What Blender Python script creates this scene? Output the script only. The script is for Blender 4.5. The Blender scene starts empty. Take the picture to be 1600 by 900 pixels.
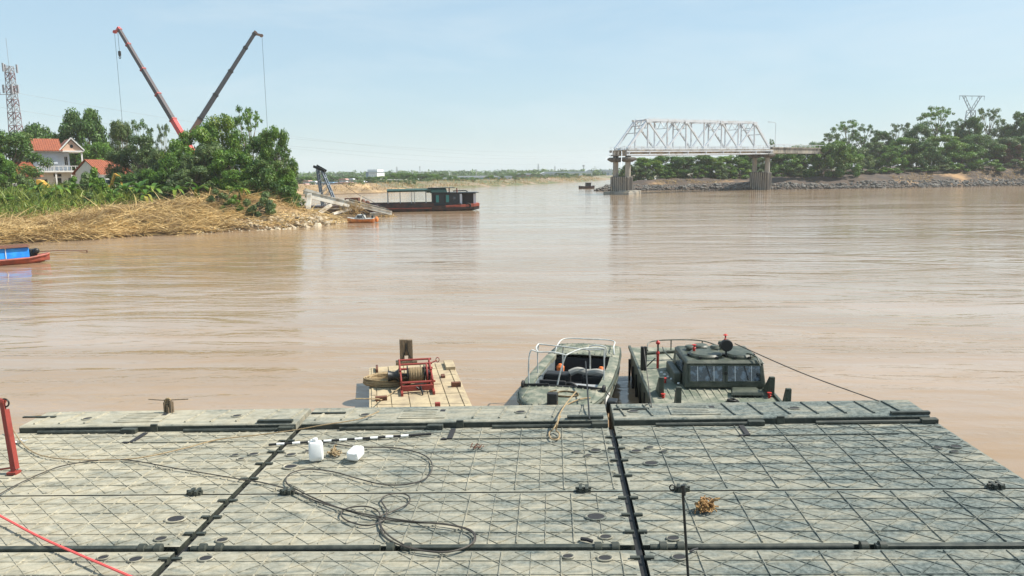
import bpy, math, random
import numpy as np
from mathutils import Vector, Matrix
R_ = math.radians
sc = bpy.context.scene
col = sc.collection
random.seed(7)

# ------------------------------------------------------------------ camera
CAM_Z = 5.8
YAW, PITCH, ROLL, FPX = 3.1, -8.7, 0.6, 1180.0
_a, _p, _r = R_(YAW), R_(PITCH), R_(ROLL)
FWD = Vector((-math.sin(_a) * math.cos(_p), math.cos(_a) * math.cos(_p), math.sin(_p)))
_right = Vector((math.cos(_a), math.sin(_a), 0)); _up = _right.cross(FWD)
RGT = _right * math.cos(_r) - _up * math.sin(_r)
UPV = _right * math.sin(_r) + _up * math.cos(_r)
cd = bpy.data.cameras.new('camera'); cam = bpy.data.objects.new('camera', cd); col.objects.link(cam)
cd.sensor_width = 36.0; cd.lens = 36.0 * FPX / 1600.0; cd.clip_start = 0.1; cd.clip_end = 20000
cam.matrix_world = Matrix(((RGT.x, UPV.x, -FWD.x, 0), (RGT.y, UPV.y, -FWD.y, 0), (RGT.z, UPV.z, -FWD.z, CAM_Z), (0, 0, 0, 1)))
sc.camera = cam
def D(px, py, dist):          # survey helper: point on a sight line at a given depth (metres)
    d = FWD + RGT * ((px - 800) / FPX) + UPV * ((450 - py) / FPX)
    return Vector((0, 0, CAM_Z)) + d * dist
def G(px, py, z=0.0):         # survey helper: where a sight line meets the level z
    d = FWD + RGT * ((px - 800) / FPX) + UPV * ((450 - py) / FPX)
    return Vector((0, 0, CAM_Z)) + d * ((z - CAM_Z) / d.z)

# ------------------------------------------------------------------ sky, sun, exposure
SUN_EL, SUN_AZ = 50.0, 80.0     # azimuth measured from +Y towards +X
w = bpy.data.worlds.new('World'); sc.world = w; w.use_nodes = True
nt = w.node_tree; nt.nodes.clear()
wo = nt.nodes.new('ShaderNodeOutputWorld'); bg = nt.nodes.new('ShaderNodeBackground')
sky = nt.nodes.new('ShaderNodeTexSky'); sky.sky_type = 'NISHITA'; sky.sun_disc = False
sky.sun_elevation = R_(SUN_EL); sky.sun_rotation = R_(SUN_AZ)
sky.air_density = 1.3; sky.dust_density = 0.5; sky.ozone_density = 2.5; sky.altitude = 20
tc = nt.nodes.new('ShaderNodeTexCoord'); mp = nt.nodes.new('ShaderNodeMapping'); mp.inputs['Scale'].default_value = (1.0, 1.0, 2.6)
cn = nt.nodes.new('ShaderNodeTexNoise'); cn.inputs['Scale'].default_value = 2.2; cn.inputs['Detail'].default_value = 6; cn.inputs['Roughness'].default_value = 0.6
cr = nt.nodes.new('ShaderNodeMapRange'); cr.inputs[1].default_value = 0.48; cr.inputs[2].default_value = 0.85; cr.inputs[3].default_value = 0.70; cr.inputs[4].default_value = 0.80
cm = nt.nodes.new('ShaderNodeMix'); cm.data_type = 'RGBA'; cm.inputs['B'].default_value = (2.45, 3.5, 4.3, 1)
nt.links.new(tc.outputs['Generated'], mp.inputs['Vector']); nt.links.new(mp.outputs[0], cn.inputs['Vector'])
nt.links.new(cn.outputs['Fac'], cr.inputs[0]); nt.links.new(cr.outputs[0], cm.inputs['Factor'])
nt.links.new(sky.outputs[0], cm.inputs['A'])
mp2 = nt.nodes.new('ShaderNodeMapping'); mp2.inputs['Scale'].default_value = (1.1, 1.1, 4.5); mp2.inputs['Rotation'].default_value = (0.0, 0.12, 0.5); nt.links.new(tc.outputs['Generated'], mp2.inputs['Vector'])
cn2 = nt.nodes.new('ShaderNodeTexNoise'); cn2.inputs['Scale'].default_value = 2.6; cn2.inputs['Detail'].default_value = 9; cn2.inputs['Roughness'].default_value = 0.58; cn2.inputs['Distortion'].default_value = 0.5; nt.links.new(mp2.outputs[0], cn2.inputs['Vector'])
cr2 = nt.nodes.new('ShaderNodeMapRange'); cr2.inputs[1].default_value = 0.46; cr2.inputs[2].default_value = 0.78; cr2.inputs[3].default_value = 0.0; cr2.inputs[4].default_value = 0.55; nt.links.new(cn2.outputs['Fac'], cr2.inputs[0])
cm2 = nt.nodes.new('ShaderNodeMix'); cm2.data_type = 'RGBA'; cm2.inputs['B'].default_value = (4.1, 4.75, 5.1, 1)
nt.links.new(cr2.outputs[0], cm2.inputs['Factor']); nt.links.new(cm.outputs['Result'], cm2.inputs['A']); nt.links.new(cm2.outputs['Result'], bg.inputs[0])
bg.inputs[1].default_value = 0.122
nt.links.new(bg.outputs[0], wo.inputs[0])
sl = bpy.data.lights.new('sun', 'SUN'); so = bpy.data.objects.new('sun', sl); col.objects.link(so)
sl.energy = 5.0; sl.angle = R_(0.55); sl.color = (1.0, 0.94, 0.84)
_sd = Vector((math.cos(R_(SUN_EL)) * math.sin(R_(SUN_AZ)), math.cos(R_(SUN_EL)) * math.cos(R_(SUN_AZ)), math.sin(R_(SUN_EL))))
so.rotation_euler = _sd.to_track_quat('Z', 'Y').to_euler(); so.location = (60, 0, 90)
vs = sc.view_settings; vs.view_transform = 'Standard'; vs.look = 'None'; vs.gamma = 1.0; vs.exposure = 0.58; vs.use_curve_mapping = False
cy = sc.cycles
cy.use_denoising = True; cy.max_bounces = 6; cy.diffuse_bounces = 2; cy.glossy_bounces = 3; cy.transmission_bounces = 4
cy.transparent_max_bounces = 8; cy.volume_bounces = 1; cy.caustics_reflective = False; cy.caustics_refractive = False

# ------------------------------------------------------------------ materials
def srgb(*c):
    return tuple((x / 255 / 12.92 if x / 255 <= 0.04045 else ((x / 255 + 0.055) / 1.055) ** 2.4) for x in c)
def mat(name, base, rough=0.6, metal=0.0, second=None, nscale=4.0, lo=0.4, hi=0.65, bump=0.0, bscale=30.0, stretch=(1, 1, 1), coord='Object',
        third=None, tscale=1.0, tlo=0.5, thi=0.6, spec=0.5, detail=6.0, emit=None, trans=0.0):
    m = bpy.data.materials.new(name); m.use_nodes = True
    t = m.node_tree; N = t.nodes; L = t.links; b = N['Principled BSDF']
    b.inputs['Base Color'].default_value = (*base, 1); b.inputs['Roughness'].default_value = rough; b.inputs['Metallic'].default_value = metal
    b.inputs['Specular IOR Level'].default_value = spec
    if trans: b.inputs['Transmission Weight'].default_value = trans
    if coord == 'World':
        g = N.new('ShaderNodeNewGeometry'); vec = g.outputs['Position']
    else:
        g = N.new('ShaderNodeTexCoord'); vec = g.outputs[coord]
    mpn = N.new('ShaderNodeMapping'); mpn.inputs['Scale'].default_value = stretch; L.new(vec, mpn.inputs['Vector'])
    def noise(s, lo, hi, off=0.0, det=detail):
        n = N.new('ShaderNodeTexNoise'); n.inputs['Scale'].default_value = s; n.inputs['Detail'].default_value = det; n.inputs['Roughness'].default_value = 0.62
        if off:
            v = N.new('ShaderNodeVectorMath'); v.inputs[1].default_value = (off, off * .7, off * 1.3); L.new(mpn.outputs[0], v.inputs[0]); L.new(v.outputs[0], n.inputs['Vector'])
        else: L.new(mpn.outputs[0], n.inputs['Vector'])
        r = N.new('ShaderNodeMapRange'); r.inputs[1].default_value = lo; r.inputs[2].default_value = hi; L.new(n.outputs['Fac'], r.inputs[0])
        return n, r
    cur = None
    if second is not None:
        n, r = noise(nscale, lo, hi)
        mx = N.new('ShaderNodeMix'); mx.data_type = 'RGBA'; mx.inputs['A'].default_value = (*base, 1); mx.inputs['B'].default_value = (*second, 1)
        L.new(r.outputs[0], mx.inputs['Factor']); cur = mx.outputs['Result']
    if third is not None:
        n, r = noise(tscale, tlo, thi, 13.7)
        mx = N.new('ShaderNodeMix'); mx.data_type = 'RGBA'
        if cur: L.new(cur, mx.inputs['A'])
        else: mx.inputs['A'].default_value = (*base, 1)
        mx.inputs['B'].default_value = (*third, 1); L.new(r.outputs[0], mx.inputs['Factor']); cur = mx.outputs['Result']
    if cur: L.new(cur, b.inputs['Base Color'])
    if bump:
        n, r = noise(bscale, 0, 1, 5.1)
        bp = N.new('ShaderNodeBump'); bp.inputs['Strength'].default_value = bump; bp.inputs['Distance'].default_value = 0.02
        L.new(n.outputs['Fac'], bp.inputs['Height']); L.new(bp.outputs[0], b.inputs['Normal'])
    return m
def leaf_mat(name, dark, light, yellow):
    m = bpy.data.materials.new(name); m.use_nodes = True
    t = m.node_tree; N = t.nodes; L = t.links; b = N['Principled BSDF']
    at = N.new('ShaderNodeAttribute'); at.attribute_name = 'tint'
    sp = N.new('ShaderNodeSeparateColor'); L.new(at.outputs['Color'], sp.inputs[0])
    m1 = N.new('ShaderNodeMix'); m1.data_type = 'RGBA'; m1.inputs['A'].default_value = (*dark, 1); m1.inputs['B'].default_value = (*light, 1)
    L.new(sp.outputs[0], m1.inputs['Factor'])
    oi = N.new('ShaderNodeObjectInfo')
    mm = N.new('ShaderNodeMath'); mm.operation = 'MULTIPLY'; L.new(sp.outputs[1], mm.inputs[0]); L.new(oi.outputs['Random'], mm.inputs[1])
    m2 = N.new('ShaderNodeMix'); m2.data_type = 'RGBA'; m2.inputs['B'].default_value = (*yellow, 1)
    L.new(mm.outputs[0], m2.inputs['Factor']); L.new(m1.outputs['Result'], m2.inputs['A'])
    L.new(m2.outputs['Result'], b.inputs['Base Color']); b.inputs['Roughness'].default_value = 0.5; b.inputs['Specular IOR Level'].default_value = 0.35
    tr = N.new('ShaderNodeBsdfTranslucent'); L.new(m2.outputs['Result'], tr.inputs[0])
    ms = N.new('ShaderNodeMixShader'); ms.inputs[0].default_value = 0.28
    L.new(b.outputs[0], ms.inputs[1]); L.new(tr.outputs[0], ms.inputs[2]); L.new(ms.outputs[0], N['Material Output'].inputs[0])
    return m

# ------------------------------------------------------------------ mesh helpers
class MB:
    def __init__(s): s.v = []; s.f = []
    def add(s, vs, fs):
        o = len(s.v); s.v += [tuple(q) for q in vs]; s.f += [tuple(i + o for i in f) for f in fs]; return s
    def box(s, x0, x1, y0, y1, z0, z1):
        return s.add([(x0, y0, z0), (x1, y0, z0), (x1, y1, z0), (x0, y1, z0), (x0, y0, z1), (x1, y0, z1), (x1, y1, z1), (x0, y1, z1)],
                     [(3, 2, 1, 0), (4, 5, 6, 7), (0, 1, 5, 4), (1, 2, 6, 5), (2, 3, 7, 6), (3, 0, 4, 7)])
    def bar(s, a, b, wd, ht, up=(0, 0, 1)):
        a = Vector(a); b = Vector(b); d = (b - a).normalized(); u = Vector(up)
        if abs(d.dot(u)) > 0.98: u = Vector((0, 1, 0))
        r = d.cross(u).normalized() * (wd / 2); u = r.cross(d).normalized() * (ht / 2)
        vs = [a - r - u, a + r - u, a + r + u, a - r + u, b - r - u, b + r - u, b + r + u, b - r + u]
        return s.add(vs, [(0, 1, 2, 3), (7, 6, 5, 4), (0, 4, 5, 1), (1, 5, 6, 2), (2, 6, 7, 3), (3, 7, 4, 0)])
    def tube(s, pts, r, n=8, caps=True):
        pts = [Vector(q) for q in pts]; rs = r if isinstance(r, (list, tuple)) else [r] * len(pts)
        o = len(s.v); prev = None
        for i, q in enumerate(pts):
            d = (pts[min(i + 1, len(pts) - 1)] - pts[max(i - 1, 0)]).normalized()
            if prev is None:
                u = Vector((0, 0, 1)) if abs(d.z) < 0.9 else Vector((1, 0, 0)); u = (u - d * u.dot(d)).normalized()
            else:
                u = prev - d * prev.dot(d); u = u.normalized() if u.length > 1e-6 else Vector((1, 0, 0))
            prev = u; v = d.cross(u)
            for k in range(n):
                a = 2 * math.pi * k / n; s.v.append(tuple(q + (u * math.cos(a) + v * math.sin(a)) * rs[i]))
        for i in range(len(pts) - 1):
            for k in range(n):
                a = o + i * n + k; b = o + i * n + (k + 1) % n
                s.f.append((a, b, b + n, a + n))
        if caps:
            s.f.append(tuple(o + k for k in range(n))[::-1]); e = o + (len(pts) - 1) * n; s.f.append(tuple(e + k for k in range(n)))
        return s
    def lathe(s, prof, n=16, c=(0, 0, 0), axis='z'):
        o = len(s.v)
        for (r, z) in prof:
            for k in range(n):
                a = 2 * math.pi * k / n; q = (r * math.cos(a), r * math.sin(a), z)
                if axis == 'x': q = (q[2], q[0], q[1])
                elif axis == 'y': q = (q[0], q[2], q[1])
                s.v.append((q[0] + c[0], q[1] + c[1], q[2] + c[2]))
        for i in range(len(prof) - 1):
            for k in range(n):
                a = o + i * n + k; b = o + i * n + (k + 1) % n
                s.f.append((a, b, b + n, a + n))
        s.f.append(tuple(o + k for k in range(n))[::-1]); e = o + (len(prof) - 1) * n; s.f.append(tuple(e + k for k in range(n)))
        return s
    def prism(s, poly, axis, a0, a1):
        # poly: 2-D outline; extruded along axis from a0 to a1
        def mk(p, a):
            if axis == 'z': return (p[0], p[1], a)
            if axis == 'x': return (a, p[0], p[1])
            return (p[0], a, p[1])
        n = len(poly); vs = [mk(p, a0) for p in poly] + [mk(p, a1) for p in poly]
        fs = [tuple(range(n))[::-1], tuple(range(n, 2 * n))] + [(i, (i + 1) % n, n + (i + 1) % n, n + i) for i in range(n)]
        return s.add(vs, fs)
    def torus(s, c, R, r, n=20, m=6, axis='z'):
        pts = []
        for i in range(n + 1):
            a = 2 * math.pi * i / n; x, y = R * math.cos(a), R * math.sin(a)
            q = (x, y, 0) if axis == 'z' else ((0, x, y) if axis == 'x' else (x, 0, y))
            pts.append((c[0] + q[0], c[1] + q[1], c[2] + q[2]))
        return s.tube(pts, r, m, False)
    def loft(s, secs, closed=True, cap=True):
        n = len(secs[0]); o = len(s.v)
        for q in secs: s.v += [tuple(x) for x in q]
        for i in range(len(secs) - 1):
            for k in range(n if closed else n - 1):
                a = o + i * n + k; b = o + i * n + (k + 1) % n; s.f.append((a, b, b + n, a + n))
        if cap:
            s.f.append(tuple(o + k for k in range(n))[::-1]); e = o + (len(secs) - 1) * n; s.f.append(tuple(e + k for k in range(n)))
        return s
    def mesh(s, name, m, smooth=False):
        me = bpy.data.meshes.new(name); me.from_pydata(s.v, [], s.f); me.update()
        import bmesh
        bm = bmesh.new(); bm.from_mesh(me); bmesh.ops.recalc_face_normals(bm, faces=bm.faces); bm.to_mesh(me); bm.free()
        if m: me.materials.append(m)
        if smooth:
            me.polygons.foreach_set('use_smooth', [True] * len(me.polygons)); me.set_sharp_from_angle(angle=R_(40))
        return me
    def build(s, name, m, parent=None, smooth=False, bevel=0.0, loc=None):
        o = bpy.data.objects.new(name, s.mesh(name, m, smooth)); col.objects.link(o)
        if parent: o.parent = parent
        if loc: o.location = loc
        if bevel:
            b = o.modifiers.new('bevel', 'BEVEL'); b.width = bevel; b.segments = 2; b.limit_method = 'ANGLE'
        return o
def tag(o, label=None, cat=None, group=None, kind=None):
    if label: o['label'] = label
    if cat: o['category'] = cat
    if group: o['group'] = group
    if kind: o['kind'] = kind
    return o
def thing(name, label, cat, loc=(0, 0, 0), rz=0.0, group=None, mw=None):
    o = bpy.data.objects.new(name, None); col.objects.link(o); o.empty_display_size = 0.2
    if mw is not None: o.matrix_world = mw
    else: o.location = loc; o.rotation_euler = (0, 0, rz)
    return tag(o, label, cat, group)
def inst(src, parent, loc=(0, 0, 0), rot=(0, 0, 0), scale=(1, 1, 1)):
    o = src.copy(); col.objects.link(o); o.parent = parent; o.location = loc; o.rotation_euler = rot; o.scale = scale
    return o
def instm(name, me, parent, loc=(0, 0, 0), rot=(0, 0, 0), scale=(1, 1, 1)):
    o = bpy.data.objects.new(name, me); col.objects.link(o); o.parent = parent; o.location = loc; o.rotation_euler = rot; o.scale = scale
    return o
def npmesh(name, V, F, m, tint=None, smooth=False):
    V = np.asarray(V, dtype=np.float32); F = np.asarray(F, dtype=np.int32)
    me = bpy.data.meshes.new(name); k = F.shape[1]
    me.vertices.add(len(V)); me.vertices.foreach_set('co', V.ravel())
    me.loops.add(F.size); me.loops.foreach_set('vertex_index', F.ravel())
    me.polygons.add(len(F)); me.polygons.foreach_set('loop_start', np.arange(0, F.size, k, dtype=np.int32))
    try: me.polygons.foreach_set('loop_total', np.full(len(F), k, dtype=np.int32))
    except Exception: pass
    if smooth: me.polygons.foreach_set('use_smooth', np.ones(len(F), dtype=bool))
    me.update(calc_edges=True); me.validate()
    if tint is not None:
        ca = me.color_attributes.new('tint', 'FLOAT_COLOR', 'POINT')
        c = np.ones((len(V), 4), dtype=np.float32); c[:, :tint.shape[1]] = tint; ca.data.foreach_set('color', c.ravel())
    me.materials.append(m)
    return me
def smooth_path(pts, n=8, closed=False):
    P = [Vector(q) for q in pts]; out = []
    for i in range(len(P) - 1):
        p0 = P[max(i - 1, 0)]; p1 = P[i]; p2 = P[i + 1]; p3 = P[min(i + 2, len(P) - 1)]
        for k in range(n):
            t = k / n; t2 = t * t; t3 = t2 * t
            out.append(0.5 * ((2 * p1) + (p2 - p0) * t + (2 * p0 - 5 * p1 + 4 * p2 - p3) * t2 + (3 * p1 - p0 - 3 * p2 + p3) * t3))
    out.append(P[-1]); return out

# simple value noise for terrain (numpy)
_rng = np.random.default_rng(3)
_tab = _rng.random((256, 256))
def vnoise(x, y):
    x = np.asarray(x, float); y = np.asarray(y, float)
    xi = np.floor(x).astype(int); yi = np.floor(y).astype(int); fx = x - xi; fy = y - yi
    fx = fx * fx * (3 - 2 * fx); fy = fy * fy * (3 - 2 * fy)
    a = _tab[xi & 255, yi & 255]; b = _tab[(xi + 1) & 255, yi & 255]; c = _tab[xi & 255, (yi + 1) & 255]; d = _tab[(xi + 1) & 255, (yi + 1) & 255]
    return (a * (1 - fx) + b * fx) * (1 - fy) + (c * (1 - fx) + d * fx) * fy
def fbm(x, y, o=4):
    s = 0; a = 0.5
    for i in range(o): s = s + a * (vnoise(np.asarray(x) * 2 ** i + 17 * i, np.asarray(y) * 2 ** i + 31 * i) - 0.5); a *= 0.5
    return s

# material set
M = {}
def deck_mat(name, k):
    m = bpy.data.materials.new(name); m.use_nodes = True
    t = m.node_tree; N = t.nodes; L = t.links; b = N['Principled BSDF']; b.inputs['Roughness'].default_value = 0.8; b.inputs['Specular IOR Level'].default_value = 0.3
    g = N.new('ShaderNodeNewGeometry')
    def nz(sx, sy, sc, lo, hi, off, det=8, dist=0.0, rough=.65):
        q = N.new('ShaderNodeMapping'); q.inputs['Scale'].default_value = (sx, sy, 1); q.inputs['Location'].default_value = (off, off * 2, 0); L.new(g.outputs['Position'], q.inputs['Vector'])
        n = N.new('ShaderNodeTexNoise'); n.inputs['Scale'].default_value = sc; n.inputs['Detail'].default_value = det; n.inputs['Roughness'].default_value = rough; n.inputs['Distortion'].default_value = dist; L.new(q.outputs[0], n.inputs['Vector'])
        r = N.new('ShaderNodeMapRange'); r.inputs[1].default_value = lo; r.inputs[2].default_value = hi; L.new(n.outputs['Fac'], r.inputs[0]); return r.outputs[0], n.outputs['Fac']
    def mix(f, A, B):
        x = N.new('ShaderNodeMix'); x.data_type = 'RGBA'; L.new(f, x.inputs['Factor'])
        for nm, v in (('A', A), ('B', B)):
            if isinstance(v, tuple): x.inputs[nm].default_value = (*v, 1)
            else: L.new(v, x.inputs[nm])
        return x.outputs['Result']
    f1, _ = nz(1, 1, 14, .40, .62, 3); c = mix(f1, tuple(v * k for v in (.062, .080, .074)), tuple(v * k for v in (.16, .185, .172)))      # worn paint
    # dried silt: driven along the plates, thicker to the left where the crews walk ashore
    f2, raw = nz(.55, 2.4, 1.5, 0, 1, 7, 10, .8, .72)
    sx = N.new('ShaderNodeSeparateXYZ'); L.new(g.outputs['Position'], sx.inputs[0])
    gr = N.new('ShaderNodeMapRange'); gr.inputs[1].default_value = -9.0; gr.inputs[2].default_value = 6.0; gr.inputs[3].default_value = 0.34; gr.inputs[4].default_value = 0.575; L.new(sx.outputs[0], gr.inputs[0])
    sb = N.new('ShaderNodeMath'); sb.operation = 'SUBTRACT'; L.new(raw, sb.inputs[0]); L.new(gr.outputs[0], sb.inputs[1])
    rr = N.new('ShaderNodeMapRange'); rr.inputs[1].default_value = -0.11; rr.inputs[2].default_value = 0.20; rr.inputs[3].default_value = 0.0; rr.inputs[4].default_value = 0.92; L.new(sb.outputs[0], rr.inputs[0])
    f3, _ = nz(1, 1, 5, .35, .65, 11); silt = mix(f3, (.33, .295, .212), (.44, .405, .31))
    c = mix(rr.outputs[0], c, silt)
    f4, _ = nz(.8, 3.2, 4.5, .60, .70, 21, 6, 1.5); c2 = mix(f4, c, (.055, .06, .052)); 
    mx = N.new('ShaderNodeMix'); mx.data_type = 'RGBA'; mx.inputs['Factor'].default_value = .7; L.new(c, mx.inputs['A']); L.new(c2, mx.inputs['B'])
    f5, _ = nz(1, 1, 60, .66, .74, 31, 4); c3 = mix(f5, mx.outputs['Result'], (.60, .56, .46)); L.new(c3, b.inputs['Base Color'])
    _, h1 = nz(1, 1, 45, 0, 1, 41, 5); bp = N.new('ShaderNodeBump'); bp.inputs['Strength'].default_value = .35; bp.inputs['Distance'].default_value = .02; L.new(h1, bp.inputs['Height']); L.new(bp.outputs[0], b.inputs['Normal'])
    return m
M['mudgreen'] = deck_mat('pontoon_paint_mud', 1.0)
M['darkgreen'] = mat('dark_green_paint', (0.022, 0.028, 0.022), 0.6, second=(0.06, 0.065, 0.05), nscale=6)
M['army'] = mat('army_green_paint', (0.045, 0.055, 0.038), 0.5, second=(0.11, 0.115, 0.085), nscale=3.5, lo=.45, hi=.7, bump=0.08, third=(0.025, 0.03, 0.022), tscale=11, tlo=.56, thi=.68)
M['armydeck'] = mat('army_deck_dusty', (0.11, 0.13, 0.095), 0.7, second=(0.33, 0.31, 0.235), nscale=2.2, lo=0.42, hi=0.66, bump=0.15, third=(0.07, 0.085, 0.065), tscale=9, tlo=0.55, thi=0.7)
M['black'] = mat('black_rubber', (0.012, 0.012, 0.012), 0.6)
M['blacksteel'] = mat('black_steel', (0.02, 0.021, 0.02), 0.45, 0.3)
M['rust'] = mat('rusty_steel', (0.16, 0.06, 0.03), 0.8, second=(0.07, 0.03, 0.02), nscale=8)
M['redpaint'] = mat('faded_red_paint', (0.26, 0.04, 0.028), 0.55, second=(0.16, 0.03, 0.02), nscale=5, lo=0.5, hi=0.75)
M['red'] = mat('red_paint', (0.42, 0.028, 0.02), 0.5)
M['steel'] = mat('galvanised_steel', (0.55, 0.56, 0.56), 0.4, 0.5)
M['white'] = mat('white_paint', (0.78, 0.78, 0.76), 0.5, second=(0.62, 0.61, 0.57), nscale=2, lo=0.5, hi=0.75)
M['plastic'] = mat('white_plastic', (0.82, 0.82, 0.80), 0.4, second=(0.72, 0.70, 0.64), nscale=6, lo=0.5, hi=0.8)
M['truss'] = mat('bridge_white_paint', (0.56, 0.60, 0.64), 0.55, second=(0.38, 0.36, 0.34), nscale=0.6, lo=0.5, hi=0.75)
M['oldtruss'] = mat('mud_stained_white_paint', (0.60, 0.58, 0.52), 0.7, second=(0.34, 0.28, 0.2), nscale=0.9, lo=0.45, hi=0.65)
M['concrete'] = mat('weathered_concrete', (0.33, 0.31, 0.27), 0.9, second=(0.12, 0.115, 0.10), nscale=0.5, lo=0.45, hi=0.65, stretch=(1, 1, 0.35), third=(0.42, 0.36, 0.26), tscale=1.4, tlo=0.52, thi=0.66, bump=0.2, bscale=6)
M['concretedark'] = mat('stained_concrete', (0.13, 0.118, 0.10), 0.9, second=(0.045, 0.042, 0.038), nscale=0.7, lo=0.42, hi=0.62, stretch=(1.5, 1.5, 0.25), bump=0.2, bscale=6)
M['rope'] = mat('manila_rope', (0.36, 0.27, 0.15), 0.9, second=(0.22, 0.15, 0.08), nscale=25)
M['cable'] = mat('dirty_black_hose', (0.035, 0.03, 0.026), 0.6, second=(0.10, 0.085, 0.065), nscale=3)
M['glass'] = mat('dark_glass', (0.03, 0.045, 0.06), 0.06, spec=0.9)
M['wood'] = mat('weathered_wood', (0.22, 0.16, 0.10), 0.85, second=(0.10, 0.075, 0.05), nscale=6, stretch=(6, 6, 0.7))
M['sandplate'] = mat('sandy_plate', (0.44, 0.355, 0.22), 0.85, second=(0.31, 0.245, 0.16), nscale=3, bump=0.2, third=(0.28, 0.21, 0.13), tscale=7, tlo=0.6, thi=0.72)
M['orangesafety'] = mat('orange_safety', (0.75, 0.17, 0.03), 0.5)
M['yellow'] = mat('machine_yellow', (0.66, 0.36, 0.03), 0.45, second=(0.4, 0.24, 0.06), nscale=3)
M['blue'] = mat('blue_tarpaulin', (0.01, 0.20, 0.70), 0.4, second=(0.03, 0.33, 0.80), nscale=2.5, bump=0.4, bscale=3)
M['tile'] = mat('red_roof_tile', (0.34, 0.10, 0.045), 0.8, second=(0.22, 0.07, 0.04), nscale=2.5, bump=0.3, bscale=9)
M['plaster'] = mat('white_plaster', (0.74, 0.73, 0.69), 0.8, second=(0.58, 0.56, 0.52), nscale=0.8, lo=0.5, hi=0.75)
M['plasterblue'] = mat('pale_blue_plaster', (0.55, 0.60, 0.66), 0.8)
M['pinkplaster'] = mat('peach_plaster', (0.66, 0.43, 0.31), 0.8)
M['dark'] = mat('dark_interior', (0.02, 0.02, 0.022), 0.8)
M['greenroof'] = mat('green_tarpaulin', (0.010, 0.045, 0.036), 0.6, second=(0.016, 0.07, 0.055), nscale=2)
M['hulldark'] = mat('dark_hull_paint', (0.02, 0.018, 0.02), 0.55, second=(0.07, 0.03, 0.025), nscale=1.2)
M['hullred'] = mat('red_oxide_hull', (0.36, 0.08, 0.045), 0.6, second=(0.2, 0.05, 0.035), nscale=2)
M['cabindark'] = mat('dark_cabin_paint', (0.016, 0.024, 0.028), 0.5)
M['teal'] = mat('teal_glass', (0.03, 0.22, 0.2), 0.3)
M['bark'] = mat('tree_bark', (0.16, 0.125, 0.09), 0.9, second=(0.08, 0.062, 0.045), nscale=3)
M['bark2'] = mat('pale_bark', (0.33, 0.29, 0.23), 0.9, second=(0.2, 0.17, 0.13), nscale=3)
M['leaf'] = leaf_mat('leaf_green', (0.040, 0.105, 0.014), (0.15, 0.285, 0.03), (0.26, 0.31, 0.03))
M['leaf2'] = leaf_mat('leaf_grey_green', (0.05, 0.095, 0.035), (0.15, 0.22, 0.065), (0.22, 0.25, 0.08))
M['leaf3'] = leaf_mat('leaf_deep_green', (0.030, 0.078, 0.018), (0.105, 0.205, 0.035), (0.18, 0.23, 0.04))
M['leafb'] = leaf_mat('leaf_banana', (0.05, 0.13, 0.015), (0.14, 0.26, 0.025), (0.45, 0.36, 0.04))
M['straw'] = leaf_mat('flattened_straw', (0.22, 0.14, 0.06), (0.78, 0.58, 0.27), (0.52, 0.34, 0.14))
M['reed'] = leaf_mat('green_reed', (0.05, 0.115, 0.014), (0.16, 0.28, 0.035), (0.36, 0.34, 0.08))
M['leafbrown'] = leaf_mat('dead_leaf', (0.10, 0.05, 0.03), (0.22, 0.12, 0.07), (0.2, 0.1, 0.05))
M['soil'] = mat('river_bank_soil', (0.34, 0.23, 0.12), 0.95, second=(0.20, 0.14, 0.08), nscale=0.35, lo=0.4, hi=0.62, third=(0.48, 0.33, 0.17), tscale=0.12, tlo=0.52, thi=0.66, bump=0.6, bscale=2.5, coord='World')
M['grasssoil'] = mat('far_field_soil', (0.30, 0.22, 0.14), 0.95, second=(0.16, 0.17, 0.07), nscale=0.03, lo=0.45, hi=0.6, third=(0.36, 0.24, 0.16), tscale=0.15, tlo=0.5, thi=0.65, coord='World', bump=0.5, bscale=0.6)
M['field'] = mat('overgrown_field', (0.05, 0.075, 0.025), 0.95, second=(0.11, 0.10, 0.05), nscale=0.2, coord='World', bump=0.6, bscale=1.5)
M['farfield'] = mat('far_field', (0.24, 0.185, 0.13), 0.95, second=(0.10, 0.12, 0.05), nscale=0.02, lo=0.40, hi=0.55, third=(0.30, 0.22, 0.16), tscale=0.15, tlo=0.5, thi=0.65, coord='World', bump=0.5, bscale=0.6)
M['darksoil'] = mat('eroded_dark_soil', (0.085, 0.06, 0.042), 0.95, second=(0.055, 0.042, 0.035), nscale=0.22, lo=0.42, hi=0.6, third=(0.36, 0.22, 0.11), tscale=0.09, tlo=0.56, thi=0.68, bump=0.7, bscale=1.6, coord='World', stretch=(0.6, 1, 1.6))
M['stone'] = mat('riprap_stone', (0.20, 0.185, 0.16), 0.9, second=(0.09, 0.085, 0.08), nscale=0.9, bump=0.5, bscale=4, coord='World')
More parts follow.
